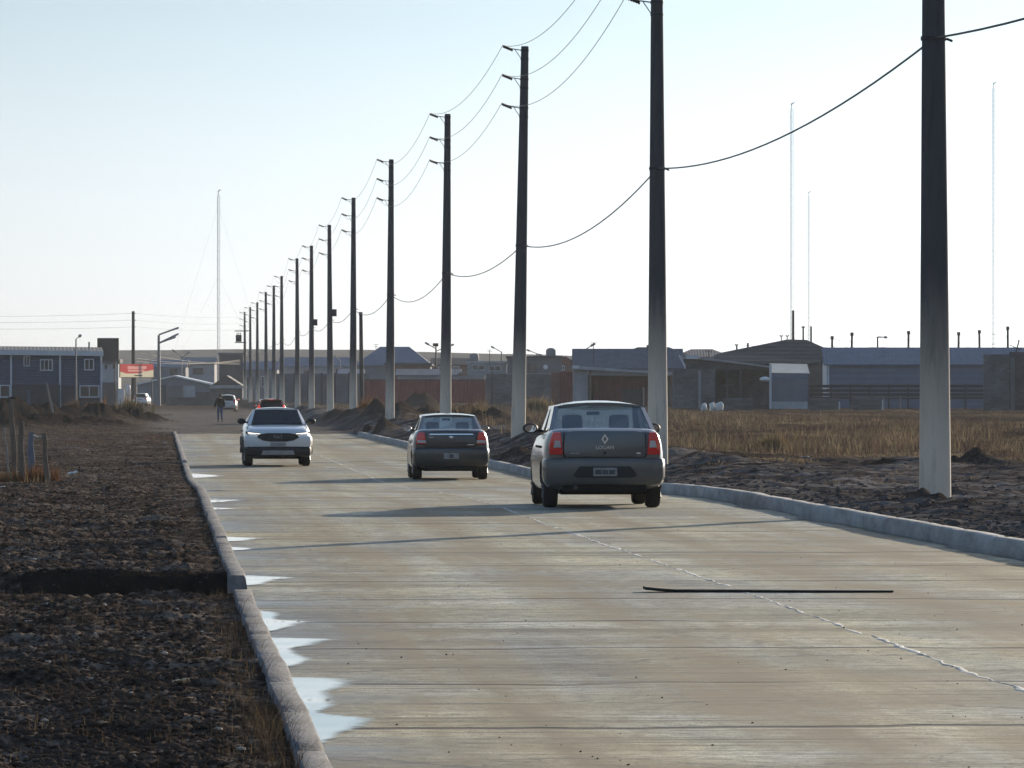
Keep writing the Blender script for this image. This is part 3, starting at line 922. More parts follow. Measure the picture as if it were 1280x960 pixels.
make_hill()

# ------------------------------------------------------------------ power poles and their lines
POLES = [(1173, 1170), (823, 822), (647.5, 655), (556.5, 559), (487, 488.5), (441, 441.5), (412.5, 411.5), (389, 389), (371.5, 371),
         (352, 351.7), (342, 342), (332.5, 332), (321.5, 321.3), (312.7, 312.5), (306, 305.6)]
POLE_LABELS = [
    'thickest concrete power pole, at the right edge beside an earth clump behind the kerb',
    'concrete power pole standing directly behind the right side of the grey sedan',
    'concrete power pole rising from the dirt heap between the black sedan and the grey sedan',
    'concrete power pole rising behind the roof of the black sedan',
    'fifth power pole counted back from the thickest one, left of the black sedan',
    'sixth power pole counted back from the thickest one, beside a leaning timber pole',
    'power pole with a dark box on its right side, higher of the two box poles',
    'power pole with a small dark box lower on its shaft, left of another box pole',
    'ninth power pole counted back from the thickest, above the right side of the white crossover',
    'tenth power pole counted back from the thickest, rising above the red car',
    'eleventh power pole counted back from the thickest, in the tight far cluster',
    'twelfth power pole counted back from the thickest, in the tight far cluster',
    'thirteenth power pole counted back from the thickest, in the tight far cluster',
    'second to last power pole at the far end of the long row',
    'farthest power pole of the row, with a transformer hung on its left side']
TOPZ = CAMZ + .954 * PX - .05
INS_Z = [TOPZ - .12, TOPZ - .97, TOPZ - 1.82]


def make_pole():
    root = empty('power_pole', (0, 0, 0), 0, POLE_LABELS[0], 'power pole', 'concrete power poles along the right side of the road')
    mb = MB()
    zs = [-1.0, 0, 2, 4, 6, 8, 10, TOPZ - .02, TOPZ]
    rs = [.222 - .0093 * max(z, 0) for z in zs]; rs[-1] = rs[-2] * .93
    mb.rings([[(r * math.cos(2 * math.pi * i / 28), r * math.sin(2 * math.pi * i / 28), z) for i in range(28)] for z, r in zip(zs, rs)])
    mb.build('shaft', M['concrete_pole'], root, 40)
    for z in INS_Z:
        r = .222 - .0093 * z
        br = MB().tube([(-r + .02, 0, z), (-.46, 0, z + .05)], .016, 6)
        b = br.build('bracket', M['steel'], root)
        MB().tube([(-r + .02, 0, z - .26), (-.3, 0, z + .02)], .012, 6).build('brace', M['steel'], root)
        for zz in (z, z - .26):
            MB().rings([[((r + q) * math.cos(2 * math.pi * i / 24), (r + q) * math.sin(2 * math.pi * i / 24), zz + dz) for i in range(24)] for q, dz in ((.003, -.03), (.012, -.028), (.012, .028), (.003, .03))]).build('clamp_band', M['dark_steel'], root, 40)
        ins = MB(); prof = []
        for k in range(6):
            prof += [(-.36 - .055 * k, .035), (-.385 - .055 * k, .06)]
        ins.lathe_x(prof, 10, (0, 0, 0))
        io = ins.build('insulator', M['insul'], b)
        for vv in io.data.vertices:
            vv.co.z += z + .04 + (-.36 - vv.co.x) * .38 - .04
    tb = MB()
    r = .222 - .0093 * 6.2
    tb.rings([[((r + q) * math.cos(2 * math.pi * i / 24), (r + q) * math.sin(2 * math.pi * i / 24), 6.2 + dz) for i in range(24)] for q, dz in ((.003, -.03), (.014, -.028), (.014, .028), (.003, .03))])
    tb.tube([(r, 0, 6.2), (r + .09, -.03, 6.16)], .02, 6)
    tb.build('cable_clamp', M['dark_steel'], root, 40)
    return root


CABZ = [6.5, 6.4, 5.95, 6.0, 6.05, 6.1, 6.0, 6.0, 6.1, 6.0, 6.0, 6, 6, 6, 6]
TOPY = [None, None, 57, 142, 199, 247, 281, 307, 323, 345, 357, 365, 378, 384, 390]
pole0 = make_pole()
pole_pos = []
for i, (bx, tx) in enumerate(POLES):
    d = PX * FPX / (bx - 200) 
    X, Y = PX, d
    o = pole0 if i == 0 else copy_tree(pole0)
    o.location = (X, Y, 0.0)
    o['label'] = POLE_LABELS[i]
    lean = (tx - bx) * d / FPX / 10.2
    o.rotation_euler = (random.uniform(-.004, .004), lean, random.uniform(-.06, .06))
    zs_ = 1.0 if TOPY[i] is None else ((HOR - TOPY[i]) * d / FPX + CAMZ) / TOPZ
    o.scale = (1, 1, zs_)
    pole_pos.append((X, Y, lean, zs_))
    for ch in o.children:
        if ch.name.startswith('shaft'):
            ch.rotation_euler = (0, 0, i * 1.7)
        if ch.name.startswith('cable_clamp'):
            ch.location = (0, 0, CABZ[i] / zs_ - 6.2)
    if i in (6, 7):
        zc = (1.7 + (HOR - (391 if i == 6 else 403)) * d / FPX) / zs_
        MB().box(.14, .42, -.2, .1, zc - .22, zc + .22).build('equipment_box', M['dark_steel'], o, None, .02)
    if i == 14:
        zc = (1.7 + (HOR - 423) * d / FPX) / zs_
        t = MB()
        t.rings([[(-.75 + .38 * math.cos(2 * math.pi * k / 16), .38 * math.sin(2 * math.pi * k / 16), zc + dz) for k in range(16)] for dz in (-.45, .45)])
        tt = t.build('transformer', M['dark_steel'], o, 40)
        bu = MB()
        for q in (-.95, -.75, -.55):
            bu.tube([(q, 0, zc + .45), (q, 0, zc + .75)], .05, 8)
        bu.build('bushing', M['insul'], tt)
        MB().box(-1.25, .35, -.06, .06, zc + .9, zc + 1.02).box(-1.25, .2, -.06, .06, zc - .6, zc - .48).build('crossarm', M['dark_steel'], o)
        MB().box(-.6, .6, -.05, .05, TOPZ - 2.5, TOPZ - 2.4).build('crossarm', M['dark_steel'], o)


def wire(name, m, pts_fn, sag, rad, label, cat, group, first_extra=True):
    mb = MB()
    P = [pts_fn(i) for i in range(len(pole_pos))]
    p0, p1 = P[0], P[1]
    P = [p0 + (p0 - p1)] + P
    for a, b in zip(P[:-1], P[1:]):
        pts = []
        sg = sag * ((a - b).length / 47.0) ** 2 * random.uniform(.93, 1.07)
        for k in range(21):
            t = k / 20
            q = a.lerp(b, t); q.z -= 4 * sg * t * (1 - t)
            pts.append(q)
        mb.tube(pts, rad, 5)
    tag(mb.build(name, m, None, 60), label, cat, group)


def top_fn(z):
    def f(i):
        X, Y, ln, k = pole_pos[i]
        return Vector((X - .66 + ln * z, Y, z * k + .14))
    return f


for z, lb in zip(INS_Z, ('uppermost of the three thin power wires strung between the pole tops', 'middle one of the three thin power wires strung between the pole tops',
                         'lowest of the three thin power wires strung between the pole tops')):
    wire('power_wire', M['wire'], top_fn(z), .72, .0085, lb, 'power wire', 'power wires strung along the pole tops')
wire('telephone_cable', M['cable'], lambda i: Vector((pole_pos[i][0] + pole_pos[i][2] * 6, pole_pos[i][1] - .1, CABZ[i])), .5, .016,
     'thick black sagging cable strung halfway up the concrete poles', 'cable', None)

# ------------------------------------------------------------------ cars
def half_ring(y, wd, zb, zs, zt):
    hs = (zs - zb)
    h = [(0, zb), (.78 * wd, zb), (.93 * wd, zb + .05 * hs), (.985 * wd, zb + .17 * hs), (wd, zb + .45 * hs), (.994 * wd, zb + .68 * hs), (.966 * wd, zs - .13 * hs), (.918 * wd, zs),
         (.862 * wd, zs + .62 * (zt - zs)), (.76 * wd, zt - .014), (.45 * wd, zt - .003), (0, zt)]
    r = [(x, y, z) for x, z in h]
    return r + [(-x, y, z) for x, z in h[-2:0:-1]]


def strip(mb, quad, th):
    """thin panel from a quad, thickness th towards the inside"""
    a, b, c, d = [Vector(p) for p in quad]
    n = (b - a).cross(d - a).normalized()
    ctr = Vector((0, 0, 1.0))
    if n.dot(ctr - (a + c) / 2) < 0:
        n = -n
    mb.prism([a, b, c, d], n * th)


def sym(fn):
    for s in (-1, 1):
        fn(s)


def make_car(name, label, cat, loc, rz, spec, group=None):
    S = spec
    root = empty(name, loc, rz, label, cat, group)
    P = S['paint']
    # lower shell with cut wheel arches
    mb = MB().rings([half_ring(*s) for s in S['st']])
    body = mb.build('body', P, None, 38)
    for ya in (S['ra'], S['fa']):
        cut = MB().lathe_x([(-1.2, S['wr'] + .055), (1.2, S['wr'] + .055)], 32, (0, ya, S['wr'] + .01)).build('cut', P)
        md = body.modifiers.new('b', 'BOOLEAN'); md.object = cut; md.operation = 'DIFFERENCE'; md.solver = 'EXACT'
        dg = bpy.context.evaluated_depsgraph_get()
        me = bpy.data.meshes.new_from_object(body.evaluated_get(dg))
        body.modifiers.clear(); body.data = me
        bpy.data.objects.remove(cut)
    # greenhouse frame joined to the body mesh
    G = MB()
    rb, rr, rf, fb = S['RB'], S['RR'], S['RF'], S['FB']      # (x, y, z) half points: window corners
    sbx = S['belt_x']; srx = rr[0] + .022
    nx, ny = 9, 7
    top = []; 
    for j in range(ny):
        t = j / (ny - 1); y = rr[1] + (rf[1] - rr[1]) * t
        row = []
        for i in range(nx):
            u = -1 + 2 * i / (nx - 1)
            zed = rr[2] + (rf[2] - rr[2]) * t
            row.append((u * srx, y, zed + (S['H'] - max(rr[2], rf[2])) * (1 - abs(u) ** 2.5) * (.55 + .45 * math.sin(math.pi * (t * .8 + .1)))))
        top.append(row)
    vs = [p for r_ in top for p in r_]; n0 = len(vs)
    vs += [(x, y, z - .05) for x, y, z in vs]
    fs = []
    for j in range(ny - 1):
        for i in range(nx - 1):
            a = j * nx + i
            fs.append((a, a + 1, a + nx + 1, a + nx)); fs.append((n0 + a, n0 + a + nx, n0 + a + nx + 1, n0 + a + 1))
    bd = [(0 * nx + i, 0 * nx + i + 1) for i in range(nx - 1)] + [((ny - 1) * nx + i + 1, (ny - 1) * nx + i) for i in range(nx - 1)]
    bd += [((j + 1) * nx, j * nx) for j in range(ny - 1)] + [(j * nx + nx - 1, (j + 1) * nx + nx - 1) for j in range(ny - 1)]
    for a, b in bd:
        fs.append((b, a, n0 + a, n0 + b))
    G.add(vs, fs)
    th = .03
    def pillars(s):
        # rear corner: window edge to side, then the side panel
        strip(G, [(s * (rb[0] - .045), rb[1], rb[2]), (s * sbx, rb[1] + .05, rb[2] - .02), (s * srx, rr[1] + .02, rr[2]), (s * (rr[0] - .035), rr[1], rr[2] + .005)], th)
        cw = S['cpil']
        strip(G, [(s * sbx, rb[1] + .05, rb[2] - .02), (s * sbx, rb[1] + .05 + cw, rb[2] - .04), (s * srx, rr[1] + .02 + cw * .55, rr[2]), (s * srx, rr[1] + .02, rr[2])], th)
        ym = S['bp']
        strip(G, [(s * sbx, ym - .06, fb[2] + .03), (s * sbx, ym + .06, fb[2] + .03), (s * srx, ym + .02, rr[2]), (s * srx, ym - .06, rr[2])], th)
        strip(G, [(s * sbx, fb[1] - .1, fb[2] - .02), (s * (fb[0] - .045), fb[1], fb[2]), (s * (rf[0] - .03), rf[1], rf[2] + .005), (s * srx, rf[1] - .05, rf[2])], th)
        # rail over the doors
        strip(G, [(s * srx, rr[1], rr[2]), (s * srx, rf[1], rf[2]), (s * (srx + .012), rf[1] - .03, rf[2] - .05), (s * (srx + .012), rr[1] + .03, rr[2] - .05)], th)
    sym(pillars)
    fr = G.build('frame_tmp', P, None, 35)
    bm = bmesh.new(); bm.from_mesh(body.data); bm.from_mesh(fr.data); bm.to_mesh(body.data); bm.free()
    bpy.data.objects.remove(fr)
    body.data.polygons.foreach_set('use_smooth', [True] * len(body.data.polygons)); body.data.set_sharp_from_angle(angle=R(38))
    body.parent = root
    # glass
    gm = S['glass']
    MB().prism([(-rb[0] + .03, rb[1] + .01, rb[2]), (rb[0] - .03, rb[1] + .01, rb[2]), (rr[0] - .02, rr[1] + .012, rr[2]), (-rr[0] + .02, rr[1] + .012, rr[2])], (0, .004, -.004)).build('rear_window', gm, root)
    MB().prism([(-fb[0] + .03, fb[1] - .01, fb[2]), (fb[0] - .03, fb[1] - .01, fb[2]), (rf[0] - .02, rf[1] - .012, rf[2]), (-rf[0] + .02, rf[1] - .012, rf[2])], (0, -.004, -.004)).build('windscreen', S.get('wglass', gm), root)
    def sides(s):
        y0, y1 = rb[1] + .03 + S['cpil'], S['bp'] - .055
        MB().prism([(s * (sbx - .012), y0, rb[2] - .03), (s * (sbx - .012), y1, rb[2] - .05), (s * (srx - .0), y1, rr[2] - .02), (s * srx, rr[1] + S['cpil'] * .5, rr[2] - .02)], (-s * .004, 0, 0)).build('side_window', gm, root)
        MB().prism([(s * (sbx - .012), S['bp'] + .055, rb[2] - .05), (s * (sbx - .012), fb[1] - .1, fb[2]), (s * srx, rf[1] - .06, rr[2] - .02), (s * srx, S['bp'] + .02, rr[2] - .02)], (-s * .004, 0, 0)).build('side_window', gm, root)
    sym(sides)
    # interior
    dk = MB().box(-rb[0], rb[0], rb[1] + .1, fb[1] - .2, rb[2] - .06, rb[2] - .03)
    dk.build('parcel_shelf', M['inner'], root)
    for x in (-.34, .34):
        hr = MB().box(x - .15, x + .15, S['bp'] - .1, S['bp'] + .02, rb[2] - .03, rb[2] + .2)
        hr.build('headrest', M['inner'], root, 60, .075)
    MB().box(-.1, .1, rf[1] + .06, rf[1] + .1, rf[2] - .13, rf[2] - .075).build('rear_view_mirror', M['inner'], root, None, .02)
    # wheels
    wr, ww = S['wr'], S['ww']
    for ya in (S['ra'], S['fa']):
        for s in (-1, 1):
            xo = s * (S['track'])
            we = empty('wheel', (xo, ya, wr)); we.parent = root
            MB().lathe_x([(-ww * .5, wr * .66), (-ww * .5, wr * .9), (-ww * .36, wr * .99), (-ww * .2, wr), (ww * .2, wr), (ww * .36, wr * .99), (ww * .5, wr * .9), (ww * .5, wr * .66)], 32).build('tyre', M['rubber'], we, 40)
            rm = MB().lathe_x([(-s * ww * .3, wr * .655), (s * ww * .42, wr * .655), (s * ww * .46, wr * .6), (s * ww * .3, wr * .5), (s * ww * .36, wr * .15), (s * ww * .44, wr * .1)], 24)
            for k in range(6):
                an = k * math.pi / 3
                c, sn = math.cos(an), math.sin(an)
                rm.tube([(s * ww * .4, c * wr * .1, sn * wr * .1), (s * ww * .45, c * wr * .62, sn * wr * .62)], .035, 6)
            rm.build('rim', S['rimm'], we, 40)
    # underbody
    MB().box(-S['track'] + .12, S['track'] - .12, S['ra'] - .35, S['fa'] + .3, .19, .34).build('underbody', M['under'], root, None, .03)
    # mirrors
    def mir(s):
        ym = fb[1] - .32; zz = fb[2] + .06
        x0 = S['belt_x'] + .02
        x0 -= .03
        sh = MB().ball((s * (x0 + .15), ym + .0, zz), (.115, .1, .08), 14, 10)
        sh.v = [(x, max(y, ym - .05), z) for x, y, z in sh.v]
        sh.tube([(s * (x0 - .04), ym + .03, zz - .04), (s * (x0 + .1), ym + .03, zz - .02)], .025, 6)
        k = sh.build('door_mirror', S['mirm'], root, 40)
        MB().rings([[(s * (x0 + .15) + .085 * math.cos(q * math.pi / 8), ym - .05 - e, zz + .055 * math.sin(q * math.pi / 8)) for q in range(16)] for e in (.0015, .006)]).build('mirror_glass', M['mirror'], k)
    sym(mir)
    # door handles, a shut line
    def hnd(s):
        for yy in (S['bp'] - .25, rb[1] + .3 + S['cpil']):
            MB().box(min(s * .845 * S['W'] / 1.74, s * .885 * S['W'] / 1.74), max(s * .845 * S['W'] / 1.74, s * .885 * S['W'] / 1.74), yy - .09, yy + .09, S['zbelt'] - .2, S['zbelt'] - .165).build('door_handle', M['trim'], root, None, .01)
    sym(hnd)
    return root


def text_on(body, txt, size, loc, rot, m, name='lettering', depth=.004):
    cu = bpy.data.curves.new(name, 'FONT'); cu.body = txt; cu.size = size; cu.align_x = 'CENTER'; cu.align_y = 'CENTER'; cu.extrude = depth
    cu.materials.append(m)
    o = bpy.data.objects.new(name, cu); COL.objects.link(o); o.location = loc; o.rotation_euler = rot; o.parent = body
    dg = bpy.context.evaluated_depsgraph_get()
    me = bpy.data.meshes.new_from_object(o.evaluated_get(dg))
    q = bpy.data.objects.new(name, me); COL.objects.link(q); q.location = loc; q.rotation_euler = rot; q.parent = body
    bpy.data.objects.remove(o)
    return q


def plan_bumper(w_, y_in, y_out, y_c, z0, z1):
    s = 1 if y_out > y_in else -1
    pts = [(-w_, y_in), (-w_ * 1.0, y_c), (-w_ * .95, y_c + (y_out - y_c) * .5), (-w_ * .8, y_c + (y_out - y_c) * .82), (-w_ * .45, y_out), (w_ * .45, y_out), (w_ * .8, y_c + (y_out - y_c) * .82),
           (w_ * .95, y_c + (y_out - y_c) * .5), (w_, y_c), (w_, y_in)]
    rs = []
    for t, k in ((0, .93), (.12, .975), (.35, 1.0), (.8, 1.0), (.94, .99), (1, .972)):
        rs.append([(x * k, y_in + (y - y_in) * (1 - (1 - k) * 1.6), z0 + (z1 - z0) * t) for x, y in pts])
    return MB().rings(rs)


SEDAN = dict(W=1.74, H=1.53, paint=M['paint_grey'], glass=M['glass'], ra=-1.33, fa=1.30, wr=.305, ww=.2, track=.735, rimm=M['rim_d'], mirm=M['trim'],
             RB=(.735, -1.6, 1.125), RR=(.63, -.92, 1.445), RF=(.61, .33, 1.445), FB=(.7, 1.05, 1.06), belt_x=.76, cpil=.34, bp=-.12, zbelt=1.05,
             st=[(-2.08, .72, .34, .99, 1.05), (-2.06, .79, .31, 1.02, 1.10), (-1.98, .835, .29, 1.04, 1.135), (-1.7, .86, .25, 1.05, 1.145), (-1.4, .868, .24, 1.05, 1.14), (-.8, .87, .22, 1.03, 1.11),
                 (0, .87, .22, 1.01, 1.07), (.8, .87, .22, .99, 1.04), (1.05, .865, .22, .97, 1.03), (1.6, .85, .24, .9, .97), (1.95, .8, .26, .8, .87), (2.08, .74, .3, .68, .75), (2.13, .66, .34, .6, .66)])

# --- the grey sedan, nearest
d = 85.8
logan = make_car('sedan_car', 'dusty dark grey sedan, largest car, with diamond badge on its boot', 'car', (6.32, d + 1.33, 0.0), R(-.3), SEDAN)
plan_bumper(.872, -1.70, -2.19, -1.93, .33, .715).build('rear_bumper', M['bumper_grey'], logan, 40, .035)
MB().box(-.592, .592, -2.098, -2.06, .722, 1.06).build('lid_seal', M['trim'], logan, None, .02)
bl = MB().prism([(-.56, -2.085, .73), (.56, -2.085, .73), (.585, -2.08, .80), (.575, -2.07, 1.04), (.54, -2.06, 1.085), (.44, -2.06, 1.105), (-.44, -2.06, 1.105), (-.54, -2.06, 1.085), (-.575, -2.07, 1.04), (-.585, -2.08, .80)], (0, -.035, 0)).build('boot_lid', M['paint_grey'], logan, 40, .012)
for s in (-1, 1):
    tl = MB().prism([(s * .6, -2.06, .765), (s * .79, -2.0, .765), (s * .795, -2.0, .9), (s * .765, -2.0, 1.02), (s * .735, -2.0, 1.085), (s * .63, -2.06, 1.085), (s * .615, -2.06, .95)], (0, -.11, 0)).build('tail_light', M['lamp_red'], logan, 40, .012)
    MB().prism([(s * .625, -2.11, .865), (s * .735, -2.11, .865), (s * .715, -2.11, .965), (s * .64, -2.11, .965)], (0, -.064, 0)).build('clear_lens', M['lamp_clear'], tl, None, .008)
# boot hardware
dm = MB()
for q, z0 in ((.042, 0),):
    pass
ring_o = [(0, .075), (.05, 0), (0, -.075), (-.05, 0)]; ring_i = [(0, .04), (.024, 0), (0, -.04), (-.024, 0)]
for k in range(4):
    a, b_ = ring_o[k], ring_o[(k + 1) % 4]; c, e = ring_i[(k + 1) % 4], ring_i[k]
    dm.prism([(a[0], -2.118, .985 + a[1]), (b_[0], -2.118, .985 + b_[1]), (c[0], -2.118, .985 + c[1]), (e[0], -2.118, .985 + e[1])], (0, -.012, 0))
dm.build('emblem', M['chrome'], bl)
text_on(bl, 'LOGAN', .075, (0, -2.121, .865), (R(90), 0, 0), M['chrome'])
MB().lathe_x([(-.016, .018), (.016, .018)], 12, (0, -2.125, .79)).build('boot_lock', M['trim'], bl)
MB().box(-.5, -.36, -2.124, -2.119, .775, .792).build('badge', M['plate'], bl)
MB().box(.45, .51, -2.124, -2.119, .775, .795).build('badge', M['chrome'], bl)
MB().prism([(-.46, -2.18, .47), (-.36, -2.18, .6), (.36, -2.18, .6), (.46, -2.18, .47), (.4, -2.18, .44), (-.4, -2.18, .44)], (0, -.016, 0)).build('plate_recess', M['trim'], logan, None, .006)
pl = MB().box(-.17, .17, -2.205, -2.198, .46, .58).build('number_plate', M['plate'], logan, None, .006)
MB().box(-.14, -.05, -2.209, -2.2055, .485, .55).box(-.04, .04, -2.209, -2.2055, .485, .55).box(.05, .14, -2.209, -2.2055, .485, .55).build('characters', M['plate_d'], pl)
MB().tube([(-.42, -1.6, .29), (-.42, -2.16, .3)], .035, 12).build('exhaust_pipe', M['dark_steel'], logan, 40)
MB().box(-.6, .6, -2.1, -1.7, .24, .335).build('rear_valance', M['under'], logan, None, .02)
MB().tube([(-.55, -1.33, .3), (.55, -1.33, .3)], .05, 10).build('axle', M['under'], logan)

# --- the black sedan
SED2 = dict(SEDAN); SED2.update(W=1.70, H=1.5, paint=M['paint_black'], RB=(.715, -1.58, 1.09), RR=(.59, -.86, 1.42), belt_x=.745, zbelt=1.02, mirm=M['paint_black'], rimm=M['rim'])
d = 135.0
et = make_car('sedan_car', 'black sedan with red and white tail lights driving ahead of the grey one', 'car', (6.52, d + 1.33, float(zr(d))), R(-.2), SED2)
plan_bumper(.862, -1.70, -2.2, -1.93, .3, .72).build('rear_bumper', M['paint_black'], et, 40, .04)
MB().box(-.575, .575, -2.098, -2.06, .732, 1.04).build('lid_seal', M['trim'], et, None, .01)
bl = MB().prism([(-.56, -2.085, .74), (.56, -2.085, .74), (.57, -2.07, 1.06), (.54, -2.06, 1.085), (-.54, -2.06, 1.085), (-.57, -2.07, 1.06)], (0, -.035, 0)).build('boot_lid', M['paint_black'], et, 40, .012)
MB().prism([(-.5, -2.119, 1.01), (.5, -2.119, 1.01), (.48, -2.115, 1.035), (-.48, -2.115, 1.035)], (0, -.012, 0)).build('chrome_strip', M['chrome'], bl)
MB().ball((0, -2.125, .955), (.05, .012, .036), 12, 8).build('emblem', M['chrome'], bl, 40)
for s in (-1, 1):
    tl = MB().prism([(s * .57, -2.06, .8), (s * .785, -2.0, .8), (s * .79, -2.0, .9), (s * .76, -2.0, 1.02), (s * .72, -2.0, 1.07), (s * .6, -2.06, 1.06)], (0, -.11, 0)).build('tail_light', M['lamp_red'], et, 40, .012)
    MB().prism([(s * .565, -2.11, .825), (s * .765, -2.11, .825), (s * .765, -2.11, .89), (s * .57, -2.11, .89)], (0, -.064, 0)).build('clear_lens', M['lamp_clear'], tl, None, .008)
MB().box(-.5, -.4, -2.124, -2.119, .95, .965).box(.36, .5, -2.124, -2.119, .78, .795).build('badge', M['chrome'], bl)
pl = MB().box(-.17, .17, -2.215, -2.2, .47, .6).build('number_plate', M['plate'], et, None, .006)
MB().box(-.05, .05, -2.219, -2.2155, .49, .575).build('characters', M['plate_d'], pl)
MB().box(-.6, .6, -2.1, -1.7, .22, .31).build('rear_valance', M['under'], et, None, .02)

# --- the white oncoming crossover
SUV = dict(W=1.8, H=1.56, paint=M['paint_white'], glass=M['glass_d'], ra=-1.27, fa=1.27, wr=.335, ww=.215, track=.755, rimm=M['rim'], mirm=M['trim'],
           RB=(.66, -1.75, 1.17), RR=(.57, -1.15, 1.47), RF=(.59, .3, 1.49), FB=(.72, 1.0, 1.12), belt_x=.785, cpil=.4, bp=-.15, zbelt=1.1,
           st=[(-2.12, .76, .42, 1.02, 1.1), (-2.06, .83, .36, 1.06, 1.15), (-1.8, .875, .3, 1.08, 1.18), (-1.3, .893, .27, 1.09, 1.17), (-.6, .895, .26, 1.08, 1.15), (.4, .895, .26, 1.06, 1.12),
               (1.0, .893, .26, 1.03, 1.1), (1.5, .885, .27, .98, 1.06), (1.85, .86, .29, .92, 1.0), (2.02, .82, .32, .86, .95), (2.1, .77, .36, .78, .88), (2.14, .7, .42, .7, .8)])
d = 158.0
suv = make_car('crossover_car', 'white crossover with lit headlights coming towards the viewer', 'car', (3.08, d + 2.0, float(zr(d))), R(180.5), SUV)
fbm_ = plan_bumper(.895, 1.68, 2.2, 1.93, .45, .8).build('front_bumper', M['paint_white'], suv, 40, .045)
plan_bumper(.885, 1.68, 2.215, 1.93, .25, .52).build('lower_grille', M['trim'], suv, 40, .05)
MB().prism([(-.44, 2.17, .3), (.44, 2.17, .3), (.4, 2.17, .42), (-.4, 2.17, .42)], (0, .055, 0)).build('skid_plate', M['rim'], suv, None, .01)
gr = MB().prism([(-.55, 2.1, .76), (-.5, 2.1, .84), (-.3, 2.1, .875), (.3, 2.1, .875), (.5, 2.1, .84), (.55, 2.1, .76), (.4, 2.1, .68), (.2, 2.1, .65), (-.2, 2.1, .65), (-.4, 2.1, .68)], (0, .115, 0)).build('grille', M['trim'], suv, None, .012)
text_on(gr, 'FIAT', .12, (0, 2.218, .77), (R(90), 0, R(180)), M['rim'], 'lettering')
for s in (-1, 1):
    hl = MB().prism([(s * .46, 2.06, .835), (s * .84, 1.86, .86), (s * .85, 1.86, .92), (s * .47, 2.05, .875)], (0, .125, 0)).build('headlight', M['trim'], suv, None, .008)
    MB().prism([(s * .47, 2.183, .848), (s * .78, 2.03, .868), (s * .8, 2.02, .893), (s * .47, 2.183, .862)], (0, .014, 0)).build('light_strip', M['headlamp'], hl)
    MB().prism([(s * .76, 1.98, .5), (s * .84, 1.9, .5), (s * .83, 1.9, .74), (s * .77, 1.98, .7)], (0, .13, 0)).build('fog_slot', M['trim'], suv, None, .01)
pl = MB().box(-.2, .2, 2.2, 2.215, .535, .63).build('number_plate', M['plate'], suv, None, .005)
sh = MB()
for s in (-1, 1):
    pass
# dark cladding over the arches
for s in (-1, 1):
    for ya in (-1.27, 1.27):
        c = MB(); pts = []
        for k in range(13):
            a = math.pi * k / 12
            pts.append((s * .893, ya + .43 * math.cos(a), .33 + .43 * math.sin(a)))
        c.tube(pts, .028, 6).build('arch_cladding', M['trim'], suv, 40)

# --- hatchbacks far off
HATCH = dict(W=1.7, H=1.5, paint=M['paint_red'], glass=M['glass_d'], ra=-1.2, fa=1.3, wr=.3, ww=.2, track=.72, rimm=M['rim_d'], mirm=M['trim'],
             RB=(.69, -1.84, 1.0), RR=(.58, -1.5, 1.43), RF=(.57, .35, 1.44), FB=(.69, 1.1, 1.03), belt_x=.75, cpil=.3, bp=-.1, zbelt=1.0,
             st=[(-1.93, .7, .36, .9, .95), (-1.9, .79, .32, .93, .99), (-1.75, .835, .28, .95, 1.02), (-1.2, .85, .24, .96, 1.03), (-.4, .85, .22, .97, 1.03), (.5, .85, .22, .96, 1.03), (1.1, .845, .22, .94, 1.01),
                 (1.6, .82, .25, .86, .93), (1.88, .76, .28, .74, .81), (1.98, .68, .34, .62, .68)])


def hatch_rear(car, paint, lit):
    plan_bumper(.852, -1.55, -2.02, -1.75, .3, .66).build('rear_bumper', paint, car, 40, .035)
    for s in (-1, 1):
        MB().prism([(s * .62, -1.9, .78), (s * .8, -1.84, .78), (s * .8, -1.84, 1.0), (s * .745, -1.8, 1.16), (s * .7, -1.78, 1.16), (s * .63, -1.9, .98)], (0, -.06, 0)).build('tail_light', M['lamp_lit_red'] if lit else M['lamp_red'], car, None, .01)
    pl = MB().box(-.2, .2, -1.965, -1.93, .72, .83).build('number_plate', M['plate'], car)
    if lit:
        MB().box(-.14, .14, -1.57, -1.53, 1.425, 1.45).build('high_brake_light', M['lamp_lit_red'], car)
        MB().box(-.5, .5, -1.66, -1.5, 1.455, 1.475).build('roof_spoiler', paint, car)


d = 350.0
red = make_car('hatchback_car', 'red hatchback with brake lights on, half hidden behind the white crossover', 'car', (6.42, d, gz(6.42, d)), R(1), HATCH)
hatch_rear(red, M['paint_red'], True)
H2 = dict(HATCH); H2.update(paint=M['paint_silver'], H=1.55)
d = 545
van = make_car('hatchback_car', 'dusty pale hatchback parked on the dirt just past the walking person', 'car', (6.15, d, gz(6.15, d)), R(-4), H2)
hatch_rear(van, M['paint_silver'], False)
p = PT(178, 500, 700)
H3 = dict(HATCH); H3.update(paint=M['paint_white'])
c3 = make_car('hatchback_car', 'white car half hidden behind dry weeds under the red billboard', 'car', (p.x, p.y, gz(p.x, p.y) - .1), R(-8), H3)
hatch_rear(c3, M['paint_white'], False)
HEAPS_NOTE = None

